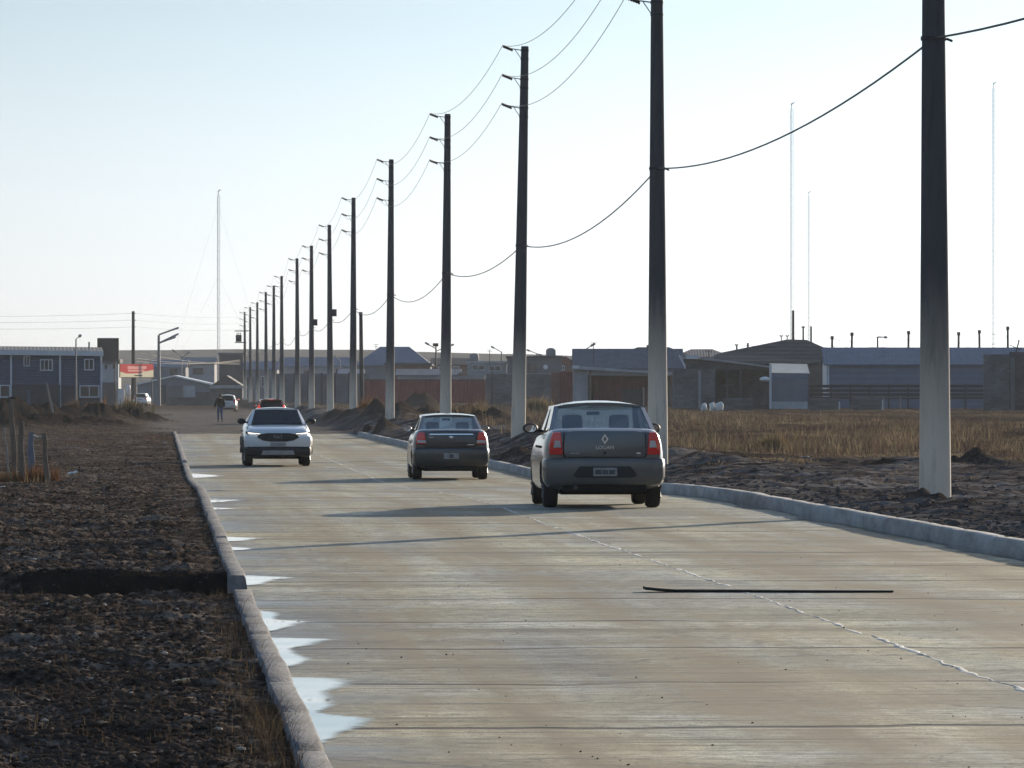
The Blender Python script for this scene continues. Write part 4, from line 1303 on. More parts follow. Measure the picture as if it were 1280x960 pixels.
# ------------------------------------------------------------------ walking person
def skin_mesh(name, verts, edges, radii, root_i, m, parent, sub=2):
    me = bpy.data.meshes.new(name); me.from_pydata(verts, edges, [])
    o = bpy.data.objects.new(name, me); COL.objects.link(o)
    md = o.modifiers.new('s', 'SKIN'); md.use_smooth_shade = True
    lay = me.skin_vertices[0] if me.skin_vertices else None
    if lay is None:
        bm = bmesh.new(); bm.from_mesh(me); bm.verts.layers.skin.verify(); bm.to_mesh(me); bm.free()
        lay = me.skin_vertices[0]
    for i, r in enumerate(radii):
        lay.data[i].radius = r if isinstance(r, tuple) else (r, r)
        lay.data[i].use_root = (i == root_i)
    ss = o.modifiers.new('ss', 'SUBSURF'); ss.levels = sub; ss.render_levels = sub
    dg = bpy.context.evaluated_depsgraph_get()
    me2 = bpy.data.meshes.new_from_object(o.evaluated_get(dg)); me2.name = name
    o.modifiers.clear(); o.data = me2
    me2.materials.clear(); me2.materials.append(m)
    me2.polygons.foreach_set('use_smooth', [True] * len(me2.polygons))
    if parent: o.parent = parent
    return o


def make_person():
    d = 369; x, y = 3.69, d
    # walking away, left leg forward; +y is forward
    V = [(0, 0, .93), (0, 0, 1.1), (0, .02, 1.3), (0, .03, 1.43), (0, .03, 1.5), (0, .05, 1.62), (0, .06, 1.7),
         (-.09, 0, .9), (-.1, .16, .5), (-.1, .14, .1), (-.1, .25, .05),
         (.09, 0, .9), (.09, .02, .5), (.09, -.28, .13), (.09, -.22, .04),
         (-.18, .03, 1.4), (-.27, -.03, 1.14), (-.33, .06, .93), (-.34, .1, .85),
         (.18, .03, 1.4), (.25, .02, 1.13), (.25, .14, .92), (.25, .18, .84)]
    E = [(0, 1), (1, 2), (2, 3), (3, 4), (4, 5), (5, 6), (0, 7), (7, 8), (8, 9), (9, 10), (0, 11), (11, 12), (12, 13), (13, 14), (3, 15), (15, 16), (16, 17), (17, 18), (3, 19), (19, 20), (20, 21), (21, 22)]
    rad = [.12, .12, .14, .09, .055, .085, .06, .085, .06, .042, .035, .085, .06, .042, .035, .06, .045, .032, .03, .06, .045, .032, .03]
    for hand, s in ((18, -1), (22, 1)):
        hx, hy, hz = V[hand]
        for k, (ox, oy, ln) in enumerate(((0, .045, .055), (s * .005, .025, .085), (0, .005, .09), (0, -.015, .085), (0, -.032, .065))):
            b = len(V)
            V.append((hx + ox * .6, hy + oy, hz - .045 if k else hz - .015)); V.append((hx + ox - s * .01, hy + oy + (.03 if k == 0 else .01), hz - .045 - ln * .6 if k else hz - .06))
            V.append((hx + ox - s * .025, hy + oy + (.04 if k == 0 else .02), hz - .045 - ln if k else hz - .085))
            E += [(hand, b), (b, b + 1), (b + 1, b + 2)]
            rad += [.0095, .009, .007]
    o = skin_mesh('person', V, E, rad, 0, M['skin'], None, 1)
    f = MB().ball((0, .155, 1.605), (.014, .02, .02), 8, 6)
    for s in (-1, 1):
        f.ball((s * .088, .05, 1.6), (.012, .025, .035), 8, 6)
    fo = f.build('face_parts', M['skin'])
    bm = bmesh.new(); bm.from_mesh(o.data); bm.from_mesh(fo.data); bm.to_mesh(o.data); bm.free(); bpy.data.objects.remove(fo)
    o.location = (x, y, gz(x, y) + .0); o.rotation_euler = (0, 0, R(6))
    tag(o, 'person in a black jacket and blue jeans walking along the dirt away from us', 'person')
    jv = [(0, 0, .88), (0, 0, 1.08), (0, .02, 1.3), (0, .03, 1.43), (0, .03, 1.47), (-.19, .03, 1.4), (-.28, -.03, 1.14), (-.33, .06, .95), (.19, .03, 1.4), (.26, .02, 1.13), (.25, .14, .95)]
    je = [(0, 1), (1, 2), (2, 3), (3, 4), (3, 5), (5, 6), (6, 7), (3, 8), (8, 9), (9, 10)]
    skin_mesh('jacket', jv, je, [(.2, .15), (.2, .15), (.2, .15), .12, .085, .085, .072, .055, .085, .072, .055], 1, M['jacket'], o, 1)
    tv = [(0, 0, .92), (-.09, 0, .88), (-.1, .16, .5), (-.1, .14, .1), (.09, 0, .88), (.09, .02, .5), (.09, -.27, .15)]
    skin_mesh('trousers', tv, [(0, 1), (1, 2), (2, 3), (0, 4), (4, 5), (5, 6)], [.13, .105, .08, .062, .105, .08, .062], 0, M['jeans'], o, 1)
    MB().ball((-.1, .21, .05), (.05, .14, .05), 10, 6).build('shoe', M['shoe'], o, 60)
    MB().ball((.09, -.25, .085), (.05, .13, .055), 10, 6).build('shoe', M['shoe'], o, 60)
    MB().ball((0, .03, 1.655), (.1, .11, .105), 12, 8).build('hair', M['hair'], o, 60)


make_person()

# ------------------------------------------------------------------ things built in a frame facing the camera: x right, y away, z up, in metres
def root_at(name, px, d, label, cat, group=None, base=None, rz=0):
    p = PT(px, HOR, d)
    b = gz(p.x, p.y) if base is None else base
    return empty(name, (p.x, p.y, b), -PSI + rz, label, cat, group)


class F:
    """pixel to local metres for a thing at px centre, distance d"""
    def __init__(s, r, px, d):
        s.px, s.s, s.b = px, d / FPX, r.location.z

    def x(s, v): return (v - s.px) * s.s
    def z(s, v): return CAMZ + (HOR - v) * s.s - s.b


def window(r, f, x0, x1, y0, y1, fm=None, pm=None, bars=1, yf=-.02):
    fm = fm or M['white']; pm = pm or M['pane']
    X0, X1, Z0, Z1 = f.x(x0), f.x(x1), f.z(y1), f.z(y0)
    t = min(.09, (X1 - X0) * .14)
    mb = MB()
    mb.box(X0, X1, yf - .05, yf, Z0, Z0 + t).box(X0, X1, yf - .05, yf, Z1 - t, Z1)
    mb.box(X0, X0 + t, yf - .05, yf, Z0 + t, Z1 - t).box(X1 - t, X1, yf - .05, yf, Z0 + t, Z1 - t)
    for k in range(bars):
        xc = X0 + (X1 - X0) * (k + 1) / (bars + 1)
        mb.box(xc - t * .35, xc + t * .35, yf - .045, yf, Z0 + t, Z1 - t)
    w_ = mb.build('window', fm, r)
    MB().box(X0 + t * .5, X1 - t * .5, yf - .012, yf + .005, Z0 + t * .5, Z1 - t * .5).build('pane', pm, w_)
    return w_


def gable_x(x0, x1, y0, y1, ze, zr_, over=.25, t=.08):
    """roof with its ridge along x: front and back slopes as thick slabs"""
    ym = (y0 + y1) / 2
    mb = MB()
    for a, b in ((y0 - over, ym), (y1 + over, ym)):
        sl = (zr_ - ze) / (ym - y0)
        za = ze - over * sl
        mb.add([(x0 - over, a, za), (x1 + over, a, za), (x1 + over, b, zr_), (x0 - over, b, zr_), (x0 - over, a, za + t), (x1 + over, a, za + t), (x1 + over, b, zr_ + t), (x0 - over, b, zr_ + t)],
               [(0, 3, 2, 1), (4, 5, 6, 7), (0, 1, 5, 4), (1, 2, 6, 5), (2, 3, 7, 6), (3, 0, 4, 7)])
    return mb


def gable_y(x0, x1, y0, y1, ze, zp, over=.25, t=.08):
    xm = (x0 + x1) / 2
    mb = MB()
    sl = (zp - ze) / (xm - x0)
    for a in (x0 - over, x1 + over):
        za = ze - over * sl
        mb.add([(a, y0 - over, za), (xm, y0 - over, zp), (xm, y1 + over, zp), (a, y1 + over, za), (a, y0 - over, za + t), (xm, y0 - over, zp + t), (xm, y1 + over, zp + t), (a, y1 + over, za + t)],
               [(0, 3, 2, 1), (4, 5, 6, 7), (0, 1, 5, 4), (1, 2, 6, 5), (2, 3, 7, 6), (3, 0, 4, 7)])
    return mb


def hip(x0, x1, y0, y1, ze, xr0, xr1, zt):
    ym = (y0 + y1) / 2
    return MB().add([(x0, y0, ze), (x1, y0, ze), (x1, y1, ze), (x0, y1, ze), (xr0, ym, zt), (xr1, ym, zt)],
                    [(0, 3, 2, 1), (0, 1, 5, 4), (1, 2, 5), (2, 3, 4, 5), (3, 0, 4)])


def wall_gable(x0, x1, y0, y1, ze, zp, z0=-1):
    xm = (x0 + x1) / 2
    return MB().prism([(x0, y0, z0), (x1, y0, z0), (x1, y0, ze), (xm, y0, zp), (x0, y0, ze)], (0, y1 - y0, 0))


# --- navy house, far left
d = 480; r = root_at('terraced_house', 50, d, 'navy blue two storey house row with white trim at the far left', 'house', None, None, R(5)); f = F(r, 50, d)
MB().box(f.x(-60), f.x(127), 0, 8, -1, f.z(441)).build('wall', M['navy'], r)
MB().box(f.x(15), f.x(75), -.25, -.003, -.5, f.z(481)).build('lower_storey', M['navy_dark'], r)
MB().box(f.x(78), f.x(124), -.12, -.003, -.5, f.z(482)).build('lower_storey', M['navy_dark'], r)
MB().prism([(f.x(-62), -.4, f.z(440)), (f.x(129), -.4, f.z(442)), (f.x(129), 8.3, f.z(435)), (f.x(-62), 8.3, f.z(433))], (0, 0, .12)).build('roof', M['tin_dark'], r)
MB().prism([(f.x(-62), -.42, f.z(443)), (f.x(129), -.42, f.z(445)), (f.x(129), -.42, f.z(439)), (f.x(-62), -.42, f.z(436))], (0, -.06, 0)).build('fascia', M['white'], r)
for q in (14, 75, 126.5):
    MB().box(f.x(q - 1.2), f.x(q + 1.2), -.08, -.004, -.5, f.z(444)).build('corner_trim', M['white'], r)
window(r, f, 29.5, 37.5, 444.5, 458); window(r, f, 50, 66, 449, 463.5, bars=2); window(r, f, 105, 117.5, 448.5, 463)
window(r, f, -12, 13, 481, 497, yf=-.05); window(r, f, 99, 124, 481.5, 497, yf=-.14)
MB().box(f.x(111), f.x(113), 3, 3.3, f.z(435), f.z(427)).build('vent_pipe', M['steel'], r)
MB().box(f.x(34), f.x(38), -.28, -.252, .1, f.z(487)).build('door', M['navy'], r)

# --- white cabin and black sign board above it
d = 700; r = root_at('cabin', 139, d, 'small white walled cabin between the navy house and the red billboard', 'cabin'); f = F(r, 139, d)
MB().box(f.x(128), f.x(148), 0, 5, -1, f.z(454)).build('wall', M['offwhite'], r)
MB().box(f.x(126), f.x(150), -.3, 5.3, f.z(454), f.z(449)).build('roof', M['dark_wall'], r)
window(r, f, 131, 134, 456, 461, M['dark_steel'], bars=0); window(r, f, 141, 145, 455, 461, M['dark_steel'], bars=0)
MB().box(f.x(128), f.x(146), -.5, -.003, -1, f.z(478)).build('lower_annex', M['dark_wall'], r)
d = 690; r = root_at('hoarding', 135, d, 'black square sign board standing above the white cabin roof', 'sign board'); f = F(r, 135, d)
MB().box(f.x(121.5), f.x(148.5), 0, .25, f.z(451), f.z(422.5)).build('board', M['black'], r)
for q in (126, 144):
    MB().box(f.x(q - .8), f.x(q + .8), .05, .2, -.5, f.z(450)).build('leg', M['dark_steel'], r)

# --- red and cream billboard
d = 680; r = root_at('billboard', 171, d, 'red and cream billboard on two thin posts beside the street lamp', 'billboard'); f = F(r, 171, d)
def sheet(pts, y):
    return MB().add([(f.x(a), y, f.z(b)) for a, b in pts], [tuple(range(len(pts)))])
low = [(150, 464.4), (158, 467), (175, 466.5), (180.5, 464.4), (183, 464), (191.8, 462.5)]
bo = sheet([(150, 471.6), (191.8, 471.6)] + low[::-1], 0).build('canvas', M['sign_cream'], r)
rf_ = sheet([(150, 455.2), (191.8, 455.2), (191.8, 457.8), (150, 457.8)], 0)
for pts_ in ([(150, 457.8), (159.5, 457.8), (159.5, 461.2), (150, 461.2)], [(183, 457.8), (191.8, 457.8), (191.8, 461.2), (183, 461.2)], [(150, 461.2), (191.8, 461.2), (191.8, 462.2), (150, 462.2)],
             [(150, 462.2), (160, 462.2), (160, 464.4), (150, 464.4)], [(180.5, 462.2), (191.8, 462.2), (191.8, 462.5), (183, 464), (180.5, 464.4)], [(150, 464.4), (180.5, 464.4), (175, 466.5), (158, 467)]):
    rf_.add([(f.x(a_), 0, f.z(b_)) for a_, b_ in pts_], [tuple(range(len(pts_)))])
rf_.build('red_field', M['sign_red'], bo)
sheet([(159.5, 461.2), (183, 461.2), (183, 457.8), (159.5, 457.8)], 0).build('text_line', M['sign_pink'], bo)
sheet([(160, 464.4), (180.5, 464.4), (180.5, 462.2), (160, 462.2)], 0).build('text_line', M['sign_pink'], bo)
sheet([(168, 470), (178, 470), (178, 468.8), (168, 468.8)], -.02).build('text_line', M['dark_steel'], bo)
MB().box(f.x(149), f.x(150.2), -.06, .24, f.z(471.8), f.z(454.7)).box(f.x(150.2), f.x(192.3), -.06, .24, f.z(472.1), f.z(471.5)).build('panel_frame', M['dark_steel'], bo)
for q in (169.5, 190):
    MB().box(f.x(q - .7), f.x(q + .7), .05, .19, -.5, f.z(472)).build('post', M['dark_steel'], r)

# --- pale cabinet and fuel pump like stand at the cabin
d = 690; r = root_at('cabinet', 151.5, d, 'pale grey metal cabinet standing under the left end of the billboard', 'cabinet'); f = F(r, 151.5, d)
MB().box(f.x(147), f.x(155), 0, .6, -.5, f.z(486)).build('case', M['pale_wall'], r, None, .03)
MB().box(f.x(147.6), f.x(154.4), -.03, -.004, .1, f.z(487)).build('door', M['white'], r, None, .01)
d = 685; r = root_at('water_heater', 160, d, 'white rounded tank on a stand right of the pale cabinet', 'tank'); f = F(r, 160, d)
zt = f.z(481)
MB().rings([[(q * math.cos(k * math.pi / 8), q * math.sin(k * math.pi / 8), z) for k in range(16)] for q, z in ((.2, zt - 1.2), (.27, zt - 1.1), (.27, zt - .15), (.2, zt - .03), (.05, zt))]).build('tank', M['tin_white'], r, 60)
for a in (-1, 1):
    MB().box(a * .2 - .03, a * .2 + .03, -.1, .1, -.3, zt - 1.15).build('leg', M['steel'], r)

# --- white gable workshop
d = 800; r = root_at('workshop', 220, d, 'pale blue workshop with a low pitched white roof behind the street lamp', 'workshop'); f = F(r, 220, d)
wall_gable(f.x(172), f.x(263), 0, 12, f.z(481), f.z(470.8)).build('wall', M['grey_wall2'], r)
gable_y(f.x(172), f.x(263), 0, 12, f.z(481), f.z(470.8), .3, .2).build('roof', M['tin_white'], r)
MB().box(f.x(229), f.x(244), -.05, -.004, 0, f.z(482)).build('door', M['offwhite'], r)
MB().box(f.x(208), f.x(228), -.5, -.004, -.2, f.z(482)).build('grey_annex', M['grey_wall'], r)
MB().box(f.x(200), f.x(207.5), -.4, -.004, -.2, f.z(481)).build('dark_gate', M['dark_wall'], r)
d = 740; r = root_at('boundary_wall', 240, d, 'low dark brick wall running in front of the pale blue workshop', 'wall'); f = F(r, 240, d)
MB().box(f.x(208), f.x(276), 0, .25, -.6, f.z(496.5)).build('wall', M['blocks_d'], r)
MB().box(f.x(244), f.x(278), .3, .6, -.6, f.z(490)).build('taller_section', M['blocks_d'], r)

# --- houses behind
def far_house(name, label, d, x0, x1, ye, yt, wallm, roofm, wins, kind='gx', dep=8):
    r = root_at(name, (x0 + x1) / 2, d, label, 'house'); f = F(r, (x0 + x1) / 2, d)
    ze, zt = f.z(ye), f.z(yt)
    if kind == 'gx':
        MB().box(f.x(x0), f.x(x1), 0, dep, -1, ze).build('wall', wallm, r)
        gable_x(f.x(x0), f.x(x1), 0, dep, ze, zt).build('roof', roofm, r)
    elif kind == 'hip':
        MB().box(f.x(x0), f.x(x1), 0, dep, -1, ze).build('wall', wallm, r)
        w_ = x1 - x0
        hip(f.x(x0) - .4, f.x(x1) + .4, -.4, dep + .4, ze, f.x(x0 + w_ * .3), f.x(x1 - w_ * .3), zt).build('roof', roofm, r)
    elif kind == 'gy':
        wall_gable(f.x(x0), f.x(x1), 0, dep, ze, zt).build('wall', wallm, r)
        gable_y(f.x(x0), f.x(x1), 0, dep, ze, zt).build('roof', roofm, r)
    elif kind == 'flat':
        MB().box(f.x(x0), f.x(x1), 0, dep, -1, zt - .25).build('wall', wallm, r)
        MB().box(f.x(x0) - .15, f.x(x1) + .15, -.2, dep + .2, zt - .25, zt).build('roof', roofm, r)
    for w_ in wins:
        window(r, f, *w_[:4], *(w_[4:] or (M['white'],)))
    return r, f


far_house('house', 'grey house with a blue roof and paired windows behind the street lamp', 880, 190, 232, 459, 450, M['grey_wall2'], M['tin_blue'], [(213, 222, 461, 470, M['dark_steel'])])
far_house('house', 'pale grey house with a small paired window left of the dark building', 920, 226, 268, 455, 447, M['pale_wall'], M['tin_grey'], [(241, 254, 460, 468, M['dark_steel'])])
far_house('warehouse', 'dark flat roofed building directly left of the farthest pole', 860, 274, 304, 442, 441, M['dark_wall'], M['grey_wall'], [(282, 292, 456, 464, M['dark_steel'])], 'flat')
r, f = far_house('low_shed', 'low dark shed with a pale fascia line behind the parked hatchback', 800, 263, 303, 483, 470, M['dark_wall'], M['roof_brown'], [], 'gy')
MB().box(f.x(262), f.x(303), -.4, -.26, f.z(485.5), f.z(481.5)).build('fascia', M['pale_wall'], r)
MB().box(f.x(268), f.x(300), -.6, -.3, -.4, f.z(492)).build('carport', M['navy_dark'], r)
far_house('house', 'tall bluish house hidden behind the tight far cluster of poles', 820, 305, 346, 462, 452, M['grey_wall2'], M['tin_blue'], [(326, 334, 470, 484), (309, 316, 472, 482, M['dark_steel'])])
far_house('house', 'long pale house with a blue roof behind the grey yard wall', 900, 350, 444, 458, 447, M['pale_wall'], M['tin_blue'], [(380, 392, 463, 472, M['dark_steel']), (420, 428, 461, 470, M['dark_steel'])])

far_house('house', 'red brick house with dark low roof left of the pale flat house', 790, 540, 586, 456, 448, M['brick'], M['roof_brown'], [(548, 554, 458, 464), (566, 574, 458, 464)])
far_house('house', 'small brick house with a brown roof peeking left of the slate blue roof', 760, 690, 722, 455, 446, M['brick'], M['roof_brown'], [(700, 706, 457, 463)], 'gy')
far_house('house', 'low dark roofed house between the slate blue roof and the barn', 640, 846, 912, 446, 436, M['grey_wall'], M['tin_dark'], [], 'hip', 10)
far_house('shed', 'tin shed with red door left of the long red container', 700, 424, 452, 470, 462, M['tin_grey'], M['tin_blue'], [(432, 438, 474, 484, M['red_container'])])
d = 640; r = root_at('yard_wall', 398, d, 'long dark grey yard wall behind the middle poles', 'wall'); f = F(r, 398, d)
MB().box(f.x(343), f.x(462), 0, .3, -.8, f.z(467)).build('wall', M['grey_wall'], r)
for q in range(350, 460, 17):
    MB().box(f.x(q), f.x(q + 2), -.06, -.003, -.8, f.z(466)).build('pier', M['dark_wall'], r)

r, f = far_house('house', 'grey and red brick house with a wide slate blue roof', 760, 446, 538, 457, 433, M['grey_wall2'], M['tin_blue'], [(503, 508.5, 458, 464)], 'hip', 12)
MB().box(f.x(492), f.x(537), -.6, -.004, -1, f.z(456.5)).build('brick_wing', M['brick'], r)
MB().box(f.x(480), f.x(540), -.9, -.3, f.z(456.4), f.z(453.5)).build('canopy', M['dark_wall'], r)
MB().ball((f.x(508), -.9, f.z(466.5)), (.4, .12, .4), 14, 8).build('satellite_dish', M['dish'], r, 60)

d = 660; r = root_at('low_house', 560, d, 'low house with pale tin roof just above the red container', 'house'); f = F(r, 560, d)
MB().box(f.x(497), f.x(606), 0, 6, -1, f.z(469)).build('wall', M['pale_wall'], r)
gable_x(f.x(497), f.x(574), 0, 6, f.z(469), f.z(462)).build('roof', M['tin_grey'], r)
gable_y(f.x(575), f.x(606), -.4, 6, f.z(467), f.z(459.5)).build('gable_roof', M['tin_grey'], r)
d = 620; r = root_at('shipping_container', 531, d, 'long oxide red shipping container lying behind the dry weeds', 'container'); f = F(r, 531, d)
MB().box(f.x(456), f.x(606.5), 0, 2.44, .1, f.z(474.5)).build('body', M['red_container'], r)
MB().box(f.x(455.5), f.x(607), -.04, -.003, f.z(475.8), f.z(474.1)).box(f.x(605), f.x(607), -.04, -.003, 0, f.z(475.8)).box(f.x(455.5), f.x(457.5), -.04, -.003, 0, f.z(475.8)).build('frame', M['red_dark'], r)
d = 605; r = root_at('yard_wall', 650, d, 'tall grey block wall between the red container and the red gate', 'wall'); f = F(r, 650, d)
MB().box(f.x(607.5), f.x(692), 0, .3, -.8, f.z(467.5)).build('wall', M['blocks'], r)
MB().box(f.x(614), f.x(616), -.1, -.003, -.8, f.z(464)).build('pier', M['dark_wall'], r)
MB().box(f.x(607), f.x(692.5), -.04, .34, f.z(467.5), f.z(466.6)).build('coping', M['pale_wall'], r)

r, f = far_house('house', 'pale flat house with pale blue frames left of a dark upper block', 720, 584, 633, 452, 451.5, M['pale_wall'], M['offwhite'], [(590, 606, 456, 463), (611, 626, 457, 464)], 'flat')
r, f = far_house('house', 'dark grey upper storey block with one wide blue framed window', 715, 634, 702, 447, 445, M['grey_wall'], M['dark_wall'], [(658, 673, 453, 471, M['tin_blue'])], 'flat')
MB().ball((f.x(682), -.3, f.z(459)), (.3, .1, .3), 12, 8).build('satellite_dish', M['dish'], r, 60)
d = 520; r = root_at('yard_gate', 703, d, 'dark red sheet metal gate left of the open carport', 'gate'); f = F(r, 703, d)
MB().box(f.x(689), f.x(699), 0, .25, -.5, f.z(466)).build('pier', M['brick'], r)
MB().box(f.x(699.3), f.x(717), .05, .12, -.2, f.z(465)).build('leaf', M['red_dark'], r)
d = 505; r = root_at('carport_house', 780, d, 'grey house with open carport and sloping roof behind the grey sedan', 'house'); f = F(r, 780, d)
MB().box(f.x(717), f.x(735), 0, 7, -1, f.z(461)).build('wall', M['pale_wall'], r)
MB().prism([(f.x(735), -.1, f.z(461.5)), (f.x(858), -.1, f.z(469)), (f.x(858), -.1, f.z(470.5)), (f.x(735), -.1, f.z(469))], (0, .1, 0)).build('gable_panel', M['pale_wall'], r)
MB().box(f.x(735), f.x(856), 4, 7, -1, f.z(467)).build('back_wall', M['grey_wall'], r)
MB().prism([(f.x(715), -.5, f.z(458.5)), (f.x(730), -.5, f.z(458.5)), (f.x(860), -.5, f.z(467)), (f.x(860), -.5, f.z(469)), (f.x(730), -.5, f.z(461)), (f.x(715), -.5, f.z(461))], (0, 7.8, 0)).build('roof', M['tin_grey'], r)
MB().prism([(f.x(717), -.504, f.z(458.3)), (f.x(730), -.504, f.z(458.3)), (f.x(860), -.504, f.z(466.8)), (f.x(860), -.504, f.z(469.6)), (f.x(730), -.504, f.z(462)), (f.x(717), -.504, f.z(462))], (0, -.05, 0)).build('fascia', M['offwhite'], r)
MB().box(f.x(715), f.x(724), -.68, -.56, f.z(460.8), f.z(457)).build('roof_box', M['white'], r)
for q in (737, 812, 838):
    MB().box(f.x(q), f.x(q + 2), -.2, 0, -.5, f.z(467 if q > 800 else 462)).build('post', M['wood'], r)
d = 506; r = root_at('shipping_container', 778, d, 'dark red container parked under the sloping carport roof', 'container'); f = F(r, 778, d)
MB().box(f.x(740), f.x(810.5), .2, 2.4, .1, f.z(470.5)).build('body', M['red_dark'], r)
MB().box(f.x(739), f.x(741), .16, .197, 0, f.z(470)).box(f.x(810), f.x(811.5), .16, .197, 0, f.z(470)).build('frame', M['dark_steel'], r)
d = 495; r = root_at('wooden_gate', 790, d, 'low dark board gate with pale post beside the carport', 'gate'); f = F(r, 790, d)
MB().box(f.x(778), f.x(803), 0, .06, 0, f.z(486)).build('boards', M['wood_dark'], r)
MB().box(f.x(803.5), f.x(805.5), -.05, .12, -.3, f.z(484)).build('post', M['wood_pale'], r)

M['tin_slate'] = ribbed('slate_tin', (.085, .105, .145), 'X', .25, .75, .2, .5, 0)
r, f = far_house('house', 'house with a long slate blue tin roof above the carport', 570, 719, 852, 460, 436.5, M['grey_wall2'], M['tin_slate'], [], 'gx', 9)
for q in (727, 849):
    pass
r, f = far_house('house', 'house with dark hipped roof peeking over the slate blue roof', 620, 768, 868, 449, 433.5, M['dark_wall'], M['roof_brown'], [], 'hip', 10)
MB().box(f.x(770), f.x(772.5), 2, 2.4, f.z(449), f.z(436)).build('chimney', M['dark_steel'], r)
MB().box(f.x(809), f.x(812), 3, 3.4, f.z(440), f.z(431)).build('chimney', M['dark_steel'], r)
d = 560; r = root_at('leaning_beam', 851, d, 'pale beam leaning against the end of the slate blue roof', 'beam', None, 0); f = F(r, 851, d)
MB().tube([(f.x(848.5), -.6, f.z(444)), (f.x(856), -.6, f.z(458)), (f.x(862), -.5, f.z(486.5))], .09, 6).build('beam', M['white'], r)

# --- block workshop with a sloping roof, right of the second pole
d = 460; r = root_at('block_workshop', 910, d, 'unfinished concrete block workshop with a long sloping pale fascia', 'workshop'); f = F(r, 910, d)
MB().box(f.x(843), f.x(894), 0, 6, -1, f.z(461)).build('wall', M['blocks'], r)
MB().box(f.x(894), f.x(965), 4, 6, -1, f.z(458)).build('back_wall', M['blocks_d'], r)
MB().box(f.x(908), f.x(910.5), 0, .25, -1, f.z(455)).box(f.x(925), f.x(927), 0, .25, -1, f.z(457)).build('column', M['blocks_d'], r)
MB().prism([(f.x(857), 0, f.z(448)), (f.x(966), 0, f.z(459)), (f.x(966), 0, f.z(463)), (f.x(857), 0, f.z(461.5))], (0, .3, 0)).build('gable_wall', M['blocks_d'], r)
MB().prism([(f.x(855), -.4, f.z(446)), (f.x(872), -.4, f.z(446)), (f.x(966), -.4, f.z(458)), (f.x(966), -.4, f.z(460)), (f.x(872), -.4, f.z(448.6)), (f.x(855), -.4, f.z(448.6))], (0, 7, 0)).build('roof', M['pale_wall'], r)
MB().box(f.x(857), f.x(873), -.5, -.403, f.z(448.8), f.z(444.2)).build('roof_box', M['white'], r)
MB().box(f.x(873), f.x(876), -.1, -.004, 0, f.z(463)).build('pier', M['pale_wall'], r)
MB().box(f.x(893), f.x(937), .4, 1.2, 0, f.z(483)).build('workbench', M['wood_dark'], r)

for px, d, y0, y1, lb in ((612, 700, 449, 437, 'thin roof antenna over the pale flat house'), (648, 712, 446, 434, 'thin roof antenna on the dark upper block'), (742, 566, 440, 428, 'thin antenna on the left end of the slate blue roof'),
                          (470, 765, 446, 430, 'thin antenna on the left slope of the slate blue hip roof'), (886, 462, 450, 437, 'thin rod standing on the block workshop roof')):
    p = PT(px, y0, d)
    h = (y0 - y1) * d / FPX
    o = MB().tube([(0, 0, -1.2), (0, 0, h)], .035, 5).tube([(-.35, 0, h * .95), (.35, 0, h * .95)], .02, 4).tube([(-.25, 0, h * .8), (.25, 0, h * .8)], .02, 4).build('antenna', M['dark_steel'], None, None, 0, p)
    tag(o, lb, 'antenna', 'roof antennas')
for px, d, y0, w_, lb in ((594, 722, 451.6, .55, 'small round water tank on the pale flat house'), (690, 717, 445.2, .6, 'round water tank on the dark upper block')):
    p = PT(px, y0, d)
    o = MB().rings([[(q * w_ * math.cos(k * math.pi / 8), 2 + q * w_ * math.sin(k * math.pi / 8), z) for k in range(16)] for q, z in ((.95, 0), (1, .1), (1, .75), (.6, .95), (.2, 1.0))]).build('water_tank', M['tin_grey'], None, 50, 0, p)
    tag(o, lb, 'water tank', 'roof water tanks')

# --- big dark hipped roof
d = 540; r = root_at('barn', 985, d, 'large barn with broad dark brown roof behind the box trailer', 'barn'); f = F(r, 985, d)
MB().box(f.x(893), f.x(1076), 0, 14, -1, f.z(452)).build('wall', M['blocks_d'], r)
MB().add([(f.x(868), -.5, f.z(454)), (f.x(1080), -.5, f.z(456)), (f.x(1080), 14, f.z(454)), (f.x(868), 14, f.z(454)), (f.x(970), 6, f.z(428.5)), (f.x(1012), 6, f.z(424)), (f.x(988), 6, f.z(423.5)), (f.x(905), 4, f.z(440))],
         [(0, 3, 2, 1), (0, 1, 5, 6, 4, 7), (1, 2, 5), (2, 3, 7, 4, 6, 5), (3, 0, 7)]).build('roof', M['roof_brown'], r)
for q, a, b, w_ in ((924, 437, 430, 1), (938, 436, 428, 1.2), (1008, 426, 407.5, 1.0), (1018, 428, 407, 1.0)):
    c = MB().box(f.x(q - w_), f.x(q + w_), 5.8, 6.1, f.z(a + 6), f.z(b))
    if q == 1008: c.box(f.x(q - 2), f.x(q + 2), 5.7, 6.2, f.z(409), f.z(407))
    c.build('flue_pipe', M['dark_steel'], r)
for q, b in ((923.5, 429.5), (980, 418), (987.5, 418)):
    c = MB().tube([(f.x(q), 5.5, f.z(b + 14)), (f.x(q), 5.5, f.z(b + 2))], .05, 6)
    c.tube([(f.x(q - 2), 5.5, f.z(b)), (f.x(q), 5.5, f.z(b + 2.5)), (f.x(q + 2), 5.5, f.z(b))], .07, 6)
    c.build('roof_vane', M['steel'], r)

